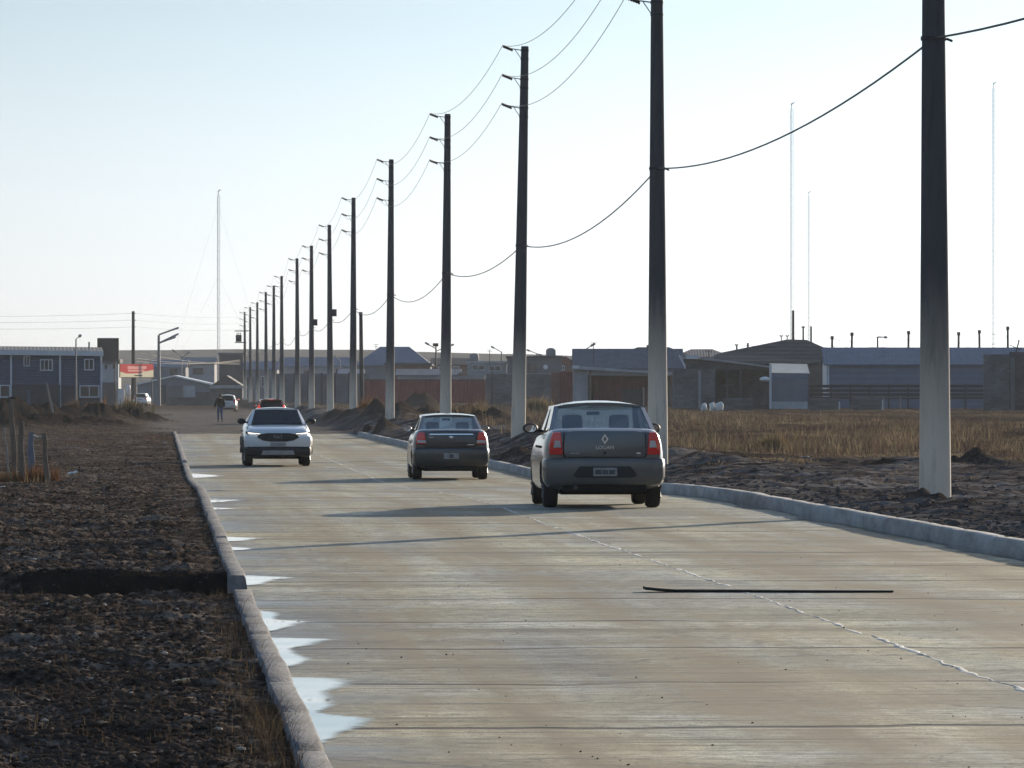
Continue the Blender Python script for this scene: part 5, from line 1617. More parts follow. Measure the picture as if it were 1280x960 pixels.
# --- box trailer
d = 450; r = root_at('box_trailer', 987, d, 'grey box trailer with white roof parked in the yard', 'trailer'); f = F(r, 987, d)
MB().box(f.x(964), f.x(1010.5), 0, 2.2, f.z(511), f.z(466)).build('box', M['shed_wall'], r)
M['fibre_roof'] = canvas('white_fibre_roof', (.82, .82, .77))
MB().add([(f.x(962), -.12, f.z(466)), (f.x(1012), -.12, f.z(467)), (f.x(1010), 1.4, f.z(455)), (f.x(963), 1.4, f.z(454))], [(0, 1, 2, 3)]).build('roof', M['fibre_roof'], r)
MB().box(f.x(961.5), f.x(964.5), -.06, -.003, f.z(511), f.z(455)).build('corner_post', M['white'], r)
for a, b in ((965.5, 986.6), (987.4, 1008.5)):
    MB().box(f.x(a), f.x(b), -.04, -.003, f.z(501), f.z(474)).build('door', M['grey_wall2'], r, None, .01)
MB().box(f.x(965), f.x(1010), -.1, -.003, f.z(511), f.z(502)).build('skirt_board', M['offwhite'], r)
for q in (975, 1000):
    we = MB().lathe_x([(-.1, .3), (.1, .3)], 20, (f.x(q), .5, .1)).build('wheel', M['rubber'], r, 40)
d = 449; r = root_at('wall_lamp', 956, d, 'white dish shaped lamp sticking out left of the trailer', 'lamp', None, 0); f = F(r, 956, d)
MB().rings([[(q * math.cos(k * math.pi / 8), q * math.sin(k * math.pi / 8), z) for k in range(16)] for q, z in ((.3, f.z(477)), (.42, f.z(474.5)), (.3, f.z(472)), (.1, f.z(470.8)))]).build('shade', M['dish'], r, 60)
MB().tube([(0, 0, f.z(476)), (0, .1, -.2)], .05, 6).build('stem', M['dark_steel'], r)

# --- blue grey metal warehouse
d = 480; r = root_at('metal_warehouse', 1135, d, 'long blue grey metal warehouse behind the thickest pole', 'warehouse', None, None, R(-1.0)); f = F(r, 1135, d)
dep = 9
MB().box(f.x(1034), f.x(1290), 0, dep, -1, f.z(455.5)).build('wall', M['shed_wall'], r)
ym = dep / 2
MB().prism([(f.x(1034), 0, f.z(455.5)), (f.x(1034), dep, f.z(455.5)), (f.x(1034), ym, f.z(435.5))], (-.06, 0, 0)).box(f.x(1034) - .06, f.x(1034) - .003, 0, dep, -1, f.z(455.5)).build('end_wall', M['tin_white'], r)
gable_x(f.x(1034), f.x(1290), 0, dep, f.z(455.5), f.z(435.3), .3, .1).build('roof', M['tin_blue'], r)
MB().box(f.x(1036), f.x(1290), -.12, -.004, f.z(457), f.z(455.2)).build('gutter', M['dark_steel'], r)
MB().box(f.x(1034.5), f.x(1036.5), -.1, -.004, -1, f.z(457.3)).build('corner_trim', M['white'], r)

# --- rail fence
d = 455; r = root_at('rail_fence', 1120, d, 'dark wooden rail fence in front of the metal warehouse', 'fence'); f = F(r, 1120, d)
for z0, z1 in ((481, 484.5), (486.5, 490), (491.5, 495), (496, 499)):
    MB().box(f.x(1011), f.x(1232), 0, .05, f.z(z1), f.z(z0)).build('rail', M['wood_dark'], r)
for q in range(1014, 1232, 24):
    MB().box(f.x(q), f.x(q + 2), .055, .2, -.4, f.z(480.5)).build('post', M['wood_dark'], r)

# --- block wall at right edge
d = 440; r = root_at('block_wall', 1270, d, 'tall rough concrete block wall at the right edge of the yard', 'wall'); f = F(r, 1270, d)
MB().box(f.x(1229.5), f.x(1262), 0, .3, -1, f.z(443)).build('wall', M['blocks'], r)
MB().box(f.x(1262.1), f.x(1340), .08, .4, -1, f.z(440)).build('back_section', M['blocks_d'], r)
MB().box(f.x(1263), f.x(1268), -.25, -.003, -1, f.z(447)).build('buttress', M['grey_wall'], r)
MB().tube([(f.x(1270), .2, f.z(441)), (f.x(1273), .2, f.z(430)), (f.x(1274), .2, f.z(425))], .05, 6).tube([(f.x(1262), .2, f.z(431)), (f.x(1276), .2, f.z(437))], .03, 5).build('rebar', M['dark_steel'], r)

# --- low block pieces
for a, b, t, lb in ((1010, 1048.5, 498, 'low grey block stack left of the other one, by the trailer'), (1064, 1102.5, 495.5, 'low grey block stack with a white end, right of another stack')):
    d = 438; c = (a + b) / 2; r = root_at('block_stack', c, d, lb, 'block stack', 'low block stacks in the yard'); f = F(r, c, d)
    MB().box(f.x(a), f.x(b), 0, .8, -.3, f.z(t)).build('blocks', M['blocks'], r, None, .02)
    MB().box(f.x(b) + .003, f.x(b + 1.6), .0, .6, -.3, f.z(t + 4)).build('end_board', M['white'], r)
d = 445; r = root_at('block_wall', 925, d, 'low grey block wall left of the box trailer', 'wall'); f = F(r, 925, d)
MB().box(f.x(903), f.x(941), 0, .3, -.3, f.z(497.5)).build('wall', M['blocks'], r)
d = 436; r = root_at('wire_fence', 1120, d, 'short pale post fence right of the low block stacks', 'fence'); f = F(r, 1120, d)
for q in (1104, 1125, 1150):
    MB().box(f.x(q), f.x(q + 1.4), 0, .1, -.3, f.z(495)).build('post', M['wood_pale'], r)
MB().tube([(f.x(1104), 0, f.z(497)), (f.x(1151), 0, f.z(497))], .02, 5).tube([(f.x(1104), 0, f.z(503)), (f.x(1151), 0, f.z(503))], .02, 5).build('rail', M['steel'], r)

# --- white sacks
d = 425
for c, t, wd, lb in ((880, 503.5, 9, 'white sack lying left of the paired white sacks, on the dry grass'), (890, 502.5, 8, 'white sack in the middle of three on the dry grass'), (899, 502, 12, 'largest white sack, right of the other two on the dry grass')):
    p = PT(c, 510, d); b = gz(p.x, p.y); s = d / FPX
    hgt = CAMZ + (HOR - t) * s - b
    mb = MB().ball((0, 0, hgt * .46), (wd * s * .5, .35, hgt * .5), 14, 10)
    mb.v = [(x + .06 * math.sin(z * 9 + x * 7), y, z + .05 * math.sin(x * 13)) for x, y, z in mb.v]
    o = mb.build('sack', M['sack'], None, 60, 0, (p.x, p.y, b))
    tag(o, lb, 'sack', 'white sacks on the grass')

# --- street lamps
def street_lamp(px, d, ytop, label, arms, m=None, rad=.09, head=.5, group='street lamps', base=None):
    r = root_at('street_lamp', px, d, label, 'street lamp', group, base); f = F(r, px, d)
    zt = f.z(ytop)
    MB().tube([(0, 0, -.4), (0, 0, zt * .5), (0, 0, zt)], [rad * 1.25, rad, rad * .75], 10).build('post', m or M['steel'], r, 40)
    for dx, dz, y0 in arms:
        x1, z1 = dx * f.s, zt - dz * f.s
        zb = zt - y0 * f.s
        a = MB().tube([(0, 0, zb), (x1 * .8, -.15, zb + (z1 - zb) * .85)], rad * .5, 8).build('arm', m or M['steel'], r, 40)
        v = Vector((x1, 0, z1 - zb)).normalized()
        c0 = Vector((x1 * .75, -.15, zb + (z1 - zb) * .8)); c1 = c0 + v * head
        MB().tube([c0, c0 + v * .08, c1 - v * .1, c1], [.05, .12, .12, .05], 8).build('lamp_head', M['pale_wall'], a, 40)
    return r


street_lamp(198.5, 725, 419, 'tall street lamp with two long arms beside the red billboard', [(22, -8, -.5), (22, 0, 10), (17, 4, 10)], None, .2, .9)
r_ = street_lamp(95, 470, 424, 'single slim street lamp standing in front of the navy house', [(4.5, -3.5, 0)], None, .07, .28)
street_lamp(227, 840, 446, 'small street lamp with two short arms above the grey house', [(-11, -8, 0), (10, -6, 2)], None, .1, .5)
street_lamp(545, 700, 433, 'street lamp with dark box on top rising from the slate blue roof', [(-11, -3, 3), (22, -2, 6)], M['dark_steel'], .1, .6)
street_lamp(627, 745, 440, 'street lamp left of the pole behind the dark upper block', [(-12, -6, 0)], None, .1, .5)
street_lamp(671, 745, 442, 'street lamp arm just right of the third pole', [(-11, -4, 0), (3, 1, 0)], None, .1, .5)
street_lamp(726, 640, 441, 'street lamp leaning its arm right over the slate blue roof', [(16, -10, -.5)], M['dark_steel'], .1, .6)
street_lamp(1097, 560, 421, 'stubby lamp post with a right hand arm above the warehouse roof', [(10, .6, 0)], M['dark_steel'], .1, .35)
street_lamp(425, 800, 449, 'small lamp post between two middle poles above the pale house', [(-12, -10, 2)], None, .09, .4)

d = 690; r = root_at('roof_tank', 545, d, 'dark box perched high on a thin stand above the brick house', 'tank'); f = F(r, 545, d)
MB().box(f.x(541), f.x(548), -.3, .3, f.z(433), f.z(429)).build('tank', M['black'], r, None, .03)
MB().box(f.x(544), f.x(545.5), -.06, .06, -.4, f.z(432.9)).build('stand', M['dark_steel'], r)

# --- old timber posts of a line behind the roofs
group = 'short posts of the wire line behind the warehouse'
pp = []
for q, t, lb in ((1040, 420, 'short post just right of the barn roof'), (1063.5, 415.5, 'short leaning post above the left end of the warehouse roof'), (1134.5, 413.5, 'short post left of the thickest pole above the warehouse roof'),
                 (1197, 415, 'short post close right of the thickest pole'), (1225, 412.5, 'short post midway between the thickest pole and the right edge'), (1260, 408, 'tallest short post, above the block wall')):
    d = 600; r = root_at('timber_post', q, d, lb, 'post', group); f = F(r, q, d)
    ln = random.uniform(-.15, .15)
    MB().tube([(0, 0, -.4), (ln, 0, f.z(t + 4))], [.13, .11], 8).build('shaft', M['wood_dark'], r, 40)
    MB().box(ln - .16, ln + .16, -.08, .08, f.z(t + 4) - .02, f.z(t)).build('cap', M['dark_steel'], r)
    pp.append(Vector(r.location) + Vector((0, 0, f.z(t + 2))))
pp = [PT(925, 431, 600)] + pp + [PT(1330, 420, 600)]
mb = MB()
for a, b in zip(pp[:-1], pp[1:]):
    for off in (0, .7):
        mb.tube([a.lerp(b, t / 10) - Vector((0, 0, off + 4 * (.45 + off * .4) * (t / 10) * (1 - t / 10))) for t in range(11)], .015, 4)
tag(mb.build('wire', M['cable'], None), 'thin sagging wires joining the short posts above the warehouse', 'wire')

d = 520; r = root_at('timber_pole', 451.5, d, 'dark leaning timber pole behind the sixth concrete pole', 'pole'); f = F(r, 451.5, d)
MB().tube([(.05, 0, -.4), (-.03, 0, f.z(391))], [.2, .15], 12).build('shaft', M['wood_dark'], r, 40)
MB().box(-.2, .1, -.1, .1, f.z(394), f.z(390)).build('cap', M['dark_steel'], r)
d = 710; r = root_at('timber_pole', 166.5, d, 'tall dark pole with side pins rising over the red billboard', 'pole'); f = F(r, 166.5, d)
MB().tube([(0, 0, -.4), (0, 0, f.z(389))], [.24, .17], 12).build('shaft', M['wood_dark'], r, 40)
for y_ in (392, 401, 409):
    MB().tube([(0, 0, f.z(y_)), (.32, 0, f.z(y_) + .05)], .04, 6).build('pin', M['insul'], r)
mb = MB()
ptsA = [PT(-120, y_, 720) for y_ in (394, 401, 409)]; ptsB = [PT(169.5, y_, 710) for y_ in (391.5, 400, 408.5)]; ptsC = [PT(302, y_, 760) for y_ in (396, 404.5, 412)]
for a, b, c in zip(ptsA, ptsB, ptsC):
    for u, v in ((a, b), (b, c)):
        mb.tube([u.lerp(v, t / 12) - Vector((0, 0, 4 * .25 * (t / 12) * (1 - t / 12))) for t in range(13)], .012, 4)
tag(mb.build('overhead_wires', M['wire'], None), 'three faint overhead wires crossing behind the timber pole at the left', 'wire')
mb = MB()
for y0, y1 in ((448, 452), (440, 455), (452, 450)):
    u, v = PT(170, y0, 715), PT(300, y1, 780)
    mb.tube([u.lerp(v, t / 12) - Vector((0, 0, 4 * .4 * (t / 12) * (1 - t / 12))) for t in range(13)], .03, 4)
tag(mb.build('overhead_cables', M['cable'], None), 'dark cables running right from the street lamp past the grey houses', 'cable')

# --- radio masts
def mast(px, d, ytop, wd, label, ybase=None, guys=False, beacon=True):
    p = PT(px, HOR, d); r = empty('radio_mast', (p.x, p.y, -.5), -PSI, label, 'radio mast', 'thin radio masts on the horizon')
    h = (HOR - ytop) * d / FPX + CAMZ + .5
    mb = MB()
    leg = [(wd * .5 * math.cos(a), wd * .5 * math.sin(a)) for a in (R(20), R(140), R(260))]
    for x, y in leg:
        mb.tube([(x, y, 0), (x, y, h)], .05, 5)
    n = int(h / 1.2)
    for k in range(n):
        for q in range(3):
            a, b = leg[q], leg[(q + 1) % 3]
            if k % 2: a, b = b, a
            mb.tube([(a[0], a[1], h * k / n), (b[0], b[1], h * (k + 1) / n)], .022, 3, False)
    mb.build('lattice', M['mast'], r)
    tp = MB().tube([(0, 0, h - .1), (0, 0, h + 1.2)], .07, 6)
    tp.tube([(-.2, 0, h + .9), (.6, 0, h + 1.4)], .12, 6)
    tp.build('antenna', M['steel'], r)
    if guys:
        for s in (-1, 1):
            for q in (.95, .6):
                MB().tube([(0, 0, h * q), (s * h * .28, 6 * s, 0)], .012, 4, False).build('guy_wire', M['wire'], r)
    return r


mast(273, 1500, 244, .75, 'lone pale radio mast at the left, guyed, above the dark building', guys=True)
mast(989.5, 1300, 136, .75, 'taller pale radio mast of the pair above the barn', None, False)
mast(1011, 1700, 245, .7, 'shorter pale radio mast of the pair above the barn')
mast(1242, 1400, 110, .7, 'tallest pale radio mast, near the right edge')
d = 640; r = root_at('timber_pole', 991.5, d, 'thick dark pole at the foot of the taller radio mast', 'pole'); f = F(r, 991.5, d)
MB().tube([(0, 0, -.4), (0, 0, f.z(388))], [.16, .13], 10).build('shaft', M['wood_dark'], r, 40)

# ------------------------------------------------------------------ fence remains on the left
def post(px, ybase, ytop, d, wd, m, label, lean=0, name='fence_post', wire_=False, mb_=None):
    p = PT(px, ybase, d); b = gz(p.x, p.y); s = d / FPX
    zt = CAMZ + (HOR - ytop) * s
    mb = MB(); pts = []; rs = []
    for k in range(7):
        t = k / 6
        pts.append((lean * s * t + .015 * math.sin(k * 2.1 + px), .01 * math.cos(k * 3), -.3 + (zt - b + .3) * t))
        rs.append(wd * s * .5 * (1.05 - .2 * t) * (1 + .12 * math.sin(k * 1.9 + px)))
    o = mb.tube(pts, rs, 9).build(name, m, None, 50, 0, (p.x, p.y, b))
    return tag(o, label, 'fence post', 'old fence posts on the left verge')


post(20, 596, 499, 119, 7.5, M['wood'], 'tallest crooked wooden fence post at the left', -6)
post(28, 596, 526, 118, 8, M['wood'], 'thick weathered fence post close right of the crooked one', -2)
post(39, 572, 541, 128, 9, M['grey_wall2'], 'squat grey concrete fence stub behind the wooden posts')
post(60, 590, 541, 121, 7, M['wood'], 'short leaning fence post right of the grey concrete stub', -5)
post(13, 556, 534, 135, 2.5, M['wood_pale'], 'thin pale stick leaning left of the crooked post', -8)
post(71, 503, 479, 300, 3, M['wood_pale'], 'pale pole leaning sharply on the dark mound before the navy house', -13, 'leaning_pole')
a, b = PT(42, 545, 127), PT(55, 546, 123)
o = MB().tube([a, a.lerp(b, .5) - Vector((0, 0, .03)), b], .03, 6).build('broken_rail', M['wood_pale'], None)
tag(o, 'broken pale rail lying between the concrete stub and the leaning post', 'rail')

# ------------------------------------------------------------------ long board on the road
x0, y0 = GXY(806, 741, 0); x1, y1 = GXY(1116, 741, 0)
mb = MB()
n = 16
rsx = []
for k in range(n + 1):
    t = k / n
    zc = .006 + .02 * max(0, .1 - t) / .1
    th = .02 - .01 * t
    yy = y0 + (y1 - y0) * t + .02 * math.sin(t * 7)
    xx = x0 + (x1 - x0) * t
    rsx.append([(xx, yy - .06, zc), (xx, yy + .2, zc), (xx, yy + .2, zc + th), (xx, yy - .06, zc + th)])
rs2 = [[(q[2][0], q[3][1] + .004, q[3][2] + .001), (q[2][0], q[2][1], q[2][2] + .001), (q[2][0], q[2][1], q[2][2] + .007), (q[2][0], q[3][1] + .004, q[3][2] + .007)] for q in rsx]
mb.rings(rsx)
plank = tag(mb.build('plank', mat('shade_toned_board', (.035, .03, .027), .9, .3, 3, stretch=(.5, 6, 6), spec=.1), None, 30), 'long thin dark board lying across the seam of the concrete road', 'plank')  # near-black: shadow along the front edge put into the board colour
MB().rings(rs2).build('lit_toned_top', mat('lit_top_tone', (.3, .27, .22), .9, .3, 3, spec=.1), plank)  # pale sheet: the lit upper face put into the colour

# ------------------------------------------------------------------ vegetation and debris
def veg_material():
    m, nt, b = new_mat('dry_grass_blades')
    a = nt.nodes.new('ShaderNodeAttribute'); a.attribute_name = 'tint'
    nt.links.new(a.outputs['Color'], b.inputs['Base Color'])
    b.inputs['Roughness'].default_value = .9; b.inputs['Specular IOR Level'].default_value = .1
    tl = nt.nodes.new('ShaderNodeBsdfTranslucent'); nt.links.new(a.outputs['Color'], tl.inputs['Color'])
    mx = nt.nodes.new('ShaderNodeMixShader'); mx.inputs[0].default_value = .3
    out = nt.nodes['Material Output']
    nt.links.new(b.outputs[0], mx.inputs[1]); nt.links.new(tl.outputs[0], mx.inputs[2]); nt.links.new(mx.outputs[0], out.inputs['Surface'])
    return m


VEG = veg_material()
PAL = np.array([(.14, .095, .055), (.19, .135, .075), (.1, .07, .045), (.24, .185, .11), (.12, .105, .055), (.075, .055, .04), (.16, .1, .06)])


def blades(name, px, py, pz, hgt, per, spread, wdt, pal, label=None, cat=None, group=None, kind=None, local=None, ci=None, spd=1.0):
    n = len(px)
    N = n * per
    bx = np.repeat(px, per) + RNG.normal(0, spread, N); by = np.repeat(py, per) + RNG.normal(0, spread, N)
    bz = np.repeat(pz, per)
    h = np.repeat(hgt, per) * RNG.uniform(.5, 1.15, N)
    an = RNG.uniform(0, 2 * math.pi, N); lean = RNG.uniform(.05, .6, N) * h
    az = RNG.uniform(0, math.pi, N)
    w_ = wdt * RNG.uniform(.6, 1.3, N)
    dx, dy = np.cos(az) * w_, np.sin(az) * w_
    lean = lean * spd
    tx, ty = bx + np.cos(an) * lean, by + np.sin(an) * lean
    mx_, my_ = bx + np.cos(an) * lean * .35, by + np.sin(an) * lean * .35
    V = np.stack([np.stack([bx - dx, by - dy, bz - .03], -1), np.stack([bx + dx, by + dy, bz - .03], -1),
                  np.stack([mx_ + dx * .7, my_ + dy * .7, bz + h * .55], -1), np.stack([tx, ty, bz + h], -1), np.stack([mx_ - dx * .7, my_ - dy * .7, bz + h * .55], -1)], 1).reshape(-1, 3)
    Fq = (np.arange(N) * 5)[:, None] + np.array([[0, 1, 2, 4]]); Ft = (np.arange(N) * 5)[:, None] + np.array([[4, 2, 3, 3]])
    me = bpy.data.meshes.new(name)
    lo = np.concatenate([Fq.ravel(), Ft[:, :3].ravel()])
    me.vertices.add(len(V)); 
    if local is not None: V = V - np.array(local)
    me.vertices.foreach_set('co', V.astype(np.float32).ravel())
    me.loops.add(len(lo)); me.loops.foreach_set('vertex_index', lo.astype(np.int32))
    me.polygons.add(2 * N)
    ls = np.concatenate([np.arange(N) * 4, 4 * N + np.arange(N) * 3]); lt = np.concatenate([np.full(N, 4), np.full(N, 3)])
    me.polygons.foreach_set('loop_start', ls.astype(np.int32)); me.polygons.foreach_set('loop_total', lt.astype(np.int32))
    me.update(calc_edges=True)
    ci = np.repeat(RNG.integers(0, len(pal), n) if ci is None else ci, per)
    c = pal[ci] * RNG.uniform(.7, 1.25, (N, 1))
    c4 = np.repeat(np.concatenate([c, np.ones((N, 1))], 1), 5, 0)
    at = me.color_attributes.new('tint', 'FLOAT_COLOR', 'POINT'); at.data.foreach_set('color', c4.astype(np.float32).ravel())
    me.materials.append(VEG)
    o = bpy.data.objects.new(name, me); COL.objects.link(o)
    if local is not None: o.location = local
    return tag(o, label, cat, group, kind)


# the field on the right
n = 130000
u = RNG.uniform(0, 1, n)
Yv = 1 / (1 / 128 + (1 / 452 - 1 / 128) * u)
pxv = RNG.uniform(770, 1330, n)
Xv = (pxv - 200) / FPX * Yv
nn = fbm(Xv * .15, Yv * .06, 3, 5); n2 = fbm(Xv * .8, Yv * .25, 3, 8); n3 = fbm(Xv * .3, Yv * .12, 3, 88)
keep = (fbm(Xv * .3, Yv * .09, 3, 123) < .17) & (Yv > 134 - nn * 18 - n2 * 14) & (Xv > 11.5 - 3 * nn) & (n3 > -.42 + .3 * RNG.uniform(-.5, .5, n))
Xv, Yv, n3 = Xv[keep], Yv[keep], n3[keep]
Hv = np.clip(.02 + .07 * np.clip(n3, 0, 1) + .07 * np.clip(n2[keep] + .1, 0, 1), .015, .15)
PALF = np.array([(.07, .052, .046), (.105, .075, .06), (.14, .1, .076), (.18, .135, .095), (.28, .215, .14), (.155, .136, .085)])
patch = np.clip(((fbm(Xv * .17, Yv * .045, 4, 15) + .26) * 8 + 1.8 * np.clip((160 - Yv) / 40, 0, 1) + RNG.normal(0, .5, len(Xv))).astype(int), 0, 5)
blades('dry_grass', Xv, Yv, ground_z(Xv, Yv), Hv, 6, .24, .014, PALF, 'brown dry grass covering the field on the right', 'grass', None, 'stuff', ci=patch, spd=3.6)
n = 2600
Yv = RNG.uniform(84, 142, n); Xv = RNG.uniform(10.8, 24, n)
k3 = fbm(Xv * .5, Yv * .2, 3, 144)
keep = k3 > .22 - .3 * (Yv - 110) / 60
Xv, Yv = Xv[keep], Yv[keep]
blades('dry_weeds', Xv, Yv, ground_z(Xv, Yv), RNG.uniform(.03, .12, len(Xv)), 6, .12, .006, PALF, 'scattered low weeds on the churned dirt in front of the field', 'weeds', None, 'stuff', spd=2.5)
# weeds among the heaps behind the poles and on the left
n = 9000
Yv = 1 / (1 / 140 + (1 / 600 - 1 / 140) * RNG.uniform(0, 1, n)); Xv = RNG.uniform(10.8, 34, n)
k3 = fbm(Xv * .25, Yv * .08, 3, 44)
keep = k3 > .02
Xv, Yv = Xv[keep], Yv[keep]
blades('dry_weeds', Xv, Yv, ground_z(Xv, Yv), RNG.uniform(.1, .5, len(Xv)), 7, .2, .012, PALF, 'dry weeds growing between the dirt heaps behind the poles', 'weeds', None, 'stuff')
n = 5000
Yv = RNG.uniform(200, 470, n); pv = RNG.uniform(-40, 214, n); Xv = (pv - 200) / FPX * Yv
k3 = fbm(Xv * .3, Yv * .08, 3, 47)
keep = k3 > .3
Xv, Yv = Xv[keep], Yv[keep]
blades('dry_weeds', Xv, Yv, ground_z(Xv, Yv), RNG.uniform(.04, .16, len(Xv)), 7, .2, .012, PALF[:3], 'sparse dry weeds on the dark mounds before the navy house', 'weeds', None, 'stuff')
# twiggy stubble in the left soil and along the kerb
n = 1300
Yv = 1 / (1 / 25 + (1 / 130 - 1 / 25) * RNG.uniform(0, 1, n)); Xv = RNG.uniform(-.03, .0, n) * Yv + RNG.uniform(0, .5, n) * 1
ke = RNG.uniform(0, 1, n) < .45
Xv = np.where(ke, RNG.uniform(.3, .53, n), np.minimum(Xv, .5))
PALT = np.array([(.07, .05, .035), (.12, .09, .06), (.05, .04, .03), (.16, .12, .075)])
blades('dry_stubble', Xv, Yv, ground_z(Xv, Yv), RNG.uniform(.02, .075, n), 3, .04, .0018, PALT, 'fine dry stubble sticking out of the dark soil beside the kerb', 'stubble', None, 'stuff')

n = 420
Yv = 1 / (1 / 24 + (1 / 110 - 1 / 24) * RNG.uniform(0, 1, n)); Xv = .57 - np.abs(RNG.normal(0, .07, n))
k3 = fbm(Yv * .6, Yv * 0, 3, 71)
keep = k3 > -.02
Xv, Yv = Xv[keep], Yv[keep]
blades('dry_twigs', Xv, Yv, ground_z(Xv, Yv), RNG.uniform(.05, .2, len(Xv)), 4, .03, .0018, np.array([(.03, .022, .017), (.055, .04, .028), (.09, .068, .045)]), 'dark wiry twigs leaning over the left kerb', 'twigs', None, 'stuff', spd=2.4)

# bushes one can point at
BUSH = [(968, 566, 150, .62, .5, PAL[[3, 3, 1]], 'pale straw coloured tussock in the field right of the grey sedan'),
        (45, 590, 122, .45, .35, np.array([(.2, .1, .05), (.16, .085, .05)]), 'rusty brown bush at the foot of the fence posts'),
        (8, 600, 118, .35, .4, np.array([(.2, .1, .05), (.16, .12, .07)]), 'rusty low bush left of the crooked fence post'),
        (118, 503, 350, 1.0, .7, np.array([(.26, .14, .06), (.2, .1, .05)]), 'orange brown bush on the mound before the navy house corner'),
        (90, 501, 345, 1.0, .4, np.array([(.2, .13, .08), (.14, .1, .07)]), 'thin upright dead bush before the slim street lamp'),
        (165, 512, 352, .9, 1.0, PAL[[1, 3, 4]], 'wide straw bush on the mound under the billboard'),
        (585, 515, 300, 1.0, .9, PAL[[1, 3, 0]], 'straw weeds clump behind the black sedan'),
        (470, 516, 330, .9, .9, np.array([(.24, .13, .06), (.2, .12, .06)]), 'orange brown weeds between the two middle poles'),
        (675, 508, 420, 1.3, 1.2, PAL[[3, 1, 3]], 'bright straw clump in front of the red sheet gate')]
for px, py, d, h, sp, pal, lb in BUSH:
    p = PT(px, py, d); n = 70
    xs_ = RNG.normal(p.x, sp * .5, n); ys_ = RNG.normal(p.y, sp * .5, n)
    zb = ground_z(xs_, ys_)
    blades('dry_bush', xs_, ys_, zb, RNG.uniform(.5, 1.0, n) * h, 6, .07, .009 * d / 150 + .004, pal, lb, 'bush', 'dry bushes and tussocks', None, (p.x, p.y, gz(p.x, p.y)))

# clods of earth
def clods(name, X, Y, size, m, label):
    n = len(X)
    ico = np.array([(0, 0, 1), (.89, 0, .45), (.28, .85, .45), (-.72, .53, .45), (-.72, -.53, .45), (.28, -.85, .45), (.72, .53, -.45), (-.28, .85, -.45), (-.89, 0, -.45), (-.28, -.85, -.45), (.72, -.53, -.45), (0, 0, -1)])
    fc = np.array([(0, 1, 2), (0, 2, 3), (0, 3, 4), (0, 4, 5), (0, 5, 1), (1, 6, 2), (2, 7, 3), (3, 8, 4), (4, 9, 5), (5, 10, 1), (2, 6, 7), (3, 7, 8), (4, 8, 9), (5, 9, 10), (1, 10, 6), (6, 11, 7), (7, 11, 8), (8, 11, 9), (9, 11, 10), (10, 11, 6)])
    V = ico[None] * (size[:, None, None] * RNG.uniform(.6, 1.25, (n, 12, 1))) * np.stack([RNG.uniform(.8, 1.5, n), RNG.uniform(.8, 1.3, n), RNG.uniform(.5, .9, n)], -1)[:, None, :]
    V = V + np.stack([X, Y, ground_z(X, Y) + size * .15], -1)[:, None, :]
    Fx = (np.arange(n) * 12)[:, None, None] + fc[None]
    return tag(np_mesh(name, V.reshape(-1, 3), Fx.reshape(-1, 3), m, False), label, 'soil', None, 'stuff')


soil = mat('clod_soil', (.08, .06, .048), .95, .45, 2.5, bump=.6, bscale=30, spec=0)
n = 36000
Yv = 1 / (1 / 24 + (1 / 150 - 1 / 24) * RNG.uniform(0, 1, n) ** 1.0); Xv = RNG.uniform(-.034, .0, n) * Yv + RNG.uniform(0, 1, n) * .54
clods('soil_clods', Xv, Yv, np.abs(RNG.normal(0, .008, n)) + .004, soil, 'loose dark clods of earth covering the left verge')
n = 7000
Yv = 1 / (1 / 55 + (1 / 300 - 1 / 55) * RNG.uniform(0, 1, n)); Xv = 8.85 + RNG.exponential(3.2, n)
n2_ = 420
Yq = 1 / (1 / 25 + (1 / 200 - 1 / 25) * RNG.uniform(0, 1, n2_)); Xq = RNG.uniform(-.034, .0, n2_) * Yq + RNG.uniform(0, 1, n2_) * .5
clods('pale_stones', Xq, Yq, np.abs(RNG.normal(0, .009, n2_)) + .004, mat('pale_stone', (.42, .38, .33), .9, .4, 3, spec=.1), 'small pale stones and chips scattered over the dark left verge')
soil2 = mat('clod_dirt', (.12, .105, .1), .95, .45, 2.5, bump=.6, bscale=30, spec=0)
clods('dirt_clods', Xv, Yv, np.abs(RNG.normal(0, .02, n)) + .008, soil2, 'loose grey brown clods of dirt covering the right verge')
# grit on the road
n = 260
Yv = 1 / (1 / 25 + (1 / 120 - 1 / 25) * RNG.uniform(0, 1, n)); Xv = RNG.uniform(.8, 8.5, n)
o = clods('road_grit', Xv, Yv, RNG.uniform(.0025, .007, n), soil, 'scattered small stones and crumbs of mud on the concrete road')
co = np.empty(len(o.data.vertices) * 3, dtype=np.float32); o.data.vertices.foreach_get('co', co); co = co.reshape(-1, 12, 3)
co[:, :, 2] += (rz(Xv, Yv) + .002 - ground_z(Xv, Yv))[:, None]; o.data.vertices.foreach_set('co', co.ravel()); o.data.update()

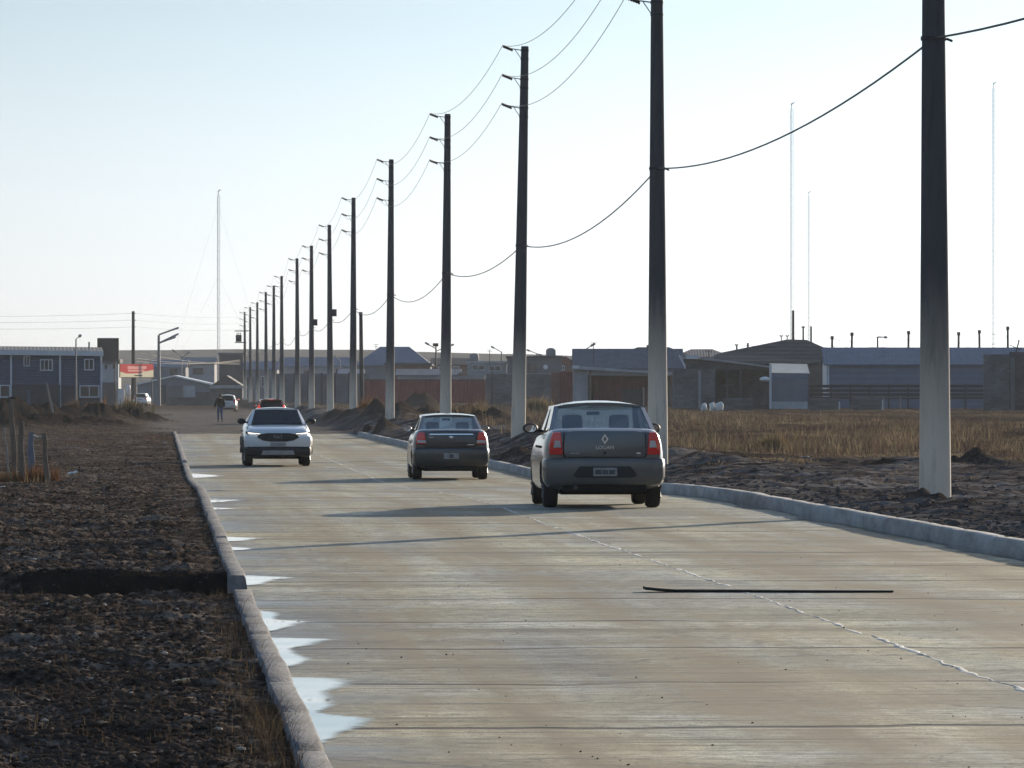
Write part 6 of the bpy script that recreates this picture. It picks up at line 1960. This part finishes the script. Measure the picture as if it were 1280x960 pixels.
# scraps of litter
def scrap(px, py, wpx, m, label, side='l'):
    z0 = .12
    d = (CAMZ - z0) * FPX / (py - HOR)
    if d > 100 and side == 'l': d = (CAMZ + .2) * FPX / (py - HOR)
    p = PT(px, py, d); s = wpx * d / FPX
    b = gz(p.x, p.y)
    mb = MB(); n = 6
    g = []
    for j in range(4):
        for i in range(n):
            g.append(((i / (n - 1) - .5) * s, (j / 3 - .5) * s * .8, .012 + .35 * s * abs(math.sin(i * 1.9 + j * 2.3 + px)) * .55))
    fs = []
    for j in range(3):
        for i in range(n - 1):
            a = j * n + i; fs.append((a, a + 1, a + n + 1, a + n))
    o2 = len(g); g2 = [(x, y, z - .012) for x, y, z in g]
    mb.add(g + g2, fs + [tuple(o2 + i for i in f[::-1]) for f in fs])
    o = mb.build('litter', m, None, None, 0, (p.x, p.y, b + .01)); o.rotation_euler = (random.uniform(-.2, .2), random.uniform(-.2, .2), random.uniform(0, 3))
    tag(o, label, 'litter', 'scraps of litter on the verges')


scrap(227, 855, 20, M['litter_tan'], 'tan scrap of packaging, largest litter on the dark soil by the near kerb')
scrap(247, 737, 15, M['litter'], 'crumpled white scrap at the lip of the trench near the kerb')
scrap(2, 607, 12, M['litter'], 'white rounded scrap at the left edge below the fence posts')
scrap(90, 592, 14, M['litter'], 'long white scrap right of the leaning fence post')
scrap(68, 523, 10, M['litter'], 'small pale scrap on the mound above the fence posts')
scrap(206, 553, 6, M['litter'], 'small white scrap just left of the far kerb end')
scrap(111, 562, 7, M['litter'], 'tiny white scrap midway between the fence posts and the kerb')
scrap(25, 590, 8, M['litter'], 'pale chip at the foot of the thick fence post')
scrap(1007, 573, 9, M['litter'], 'white scrap on the dark dirt left of the thickest pole', 'r')
scrap(967, 563, 6, M['litter'], 'tiny white scrap by the straw tussock', 'r')
scrap(498, 529, 10, M['litter'], 'white scrap on the heap left of the black sedan', 'l')
scrap(463, 538, 13, M['litter'], 'pale scrap by the far end of the right kerb', 'l')

# ------------------------------------------------------------------ haze: one closed box of pale air round the scene
hm = bpy.data.materials.new('haze_air'); hm.use_nodes = True
nt = hm.node_tree; nt.nodes.remove(nt.nodes['Principled BSDF'])
pv = nt.nodes.new('ShaderNodeVolumePrincipled'); pv.inputs['Color'].default_value = (.86, .92, 1, 1); pv.inputs['Density'].default_value = .00009
pv.inputs['Anisotropy'].default_value = .2
nt.links.new(pv.outputs[0], nt.nodes['Material Output'].inputs['Volume'])
tag(MB().box(-3800, 3800, -3800, 3800, -8, 95).build('haze', hm), 'pale air over the whole place', 'haze', None, 'stuff')
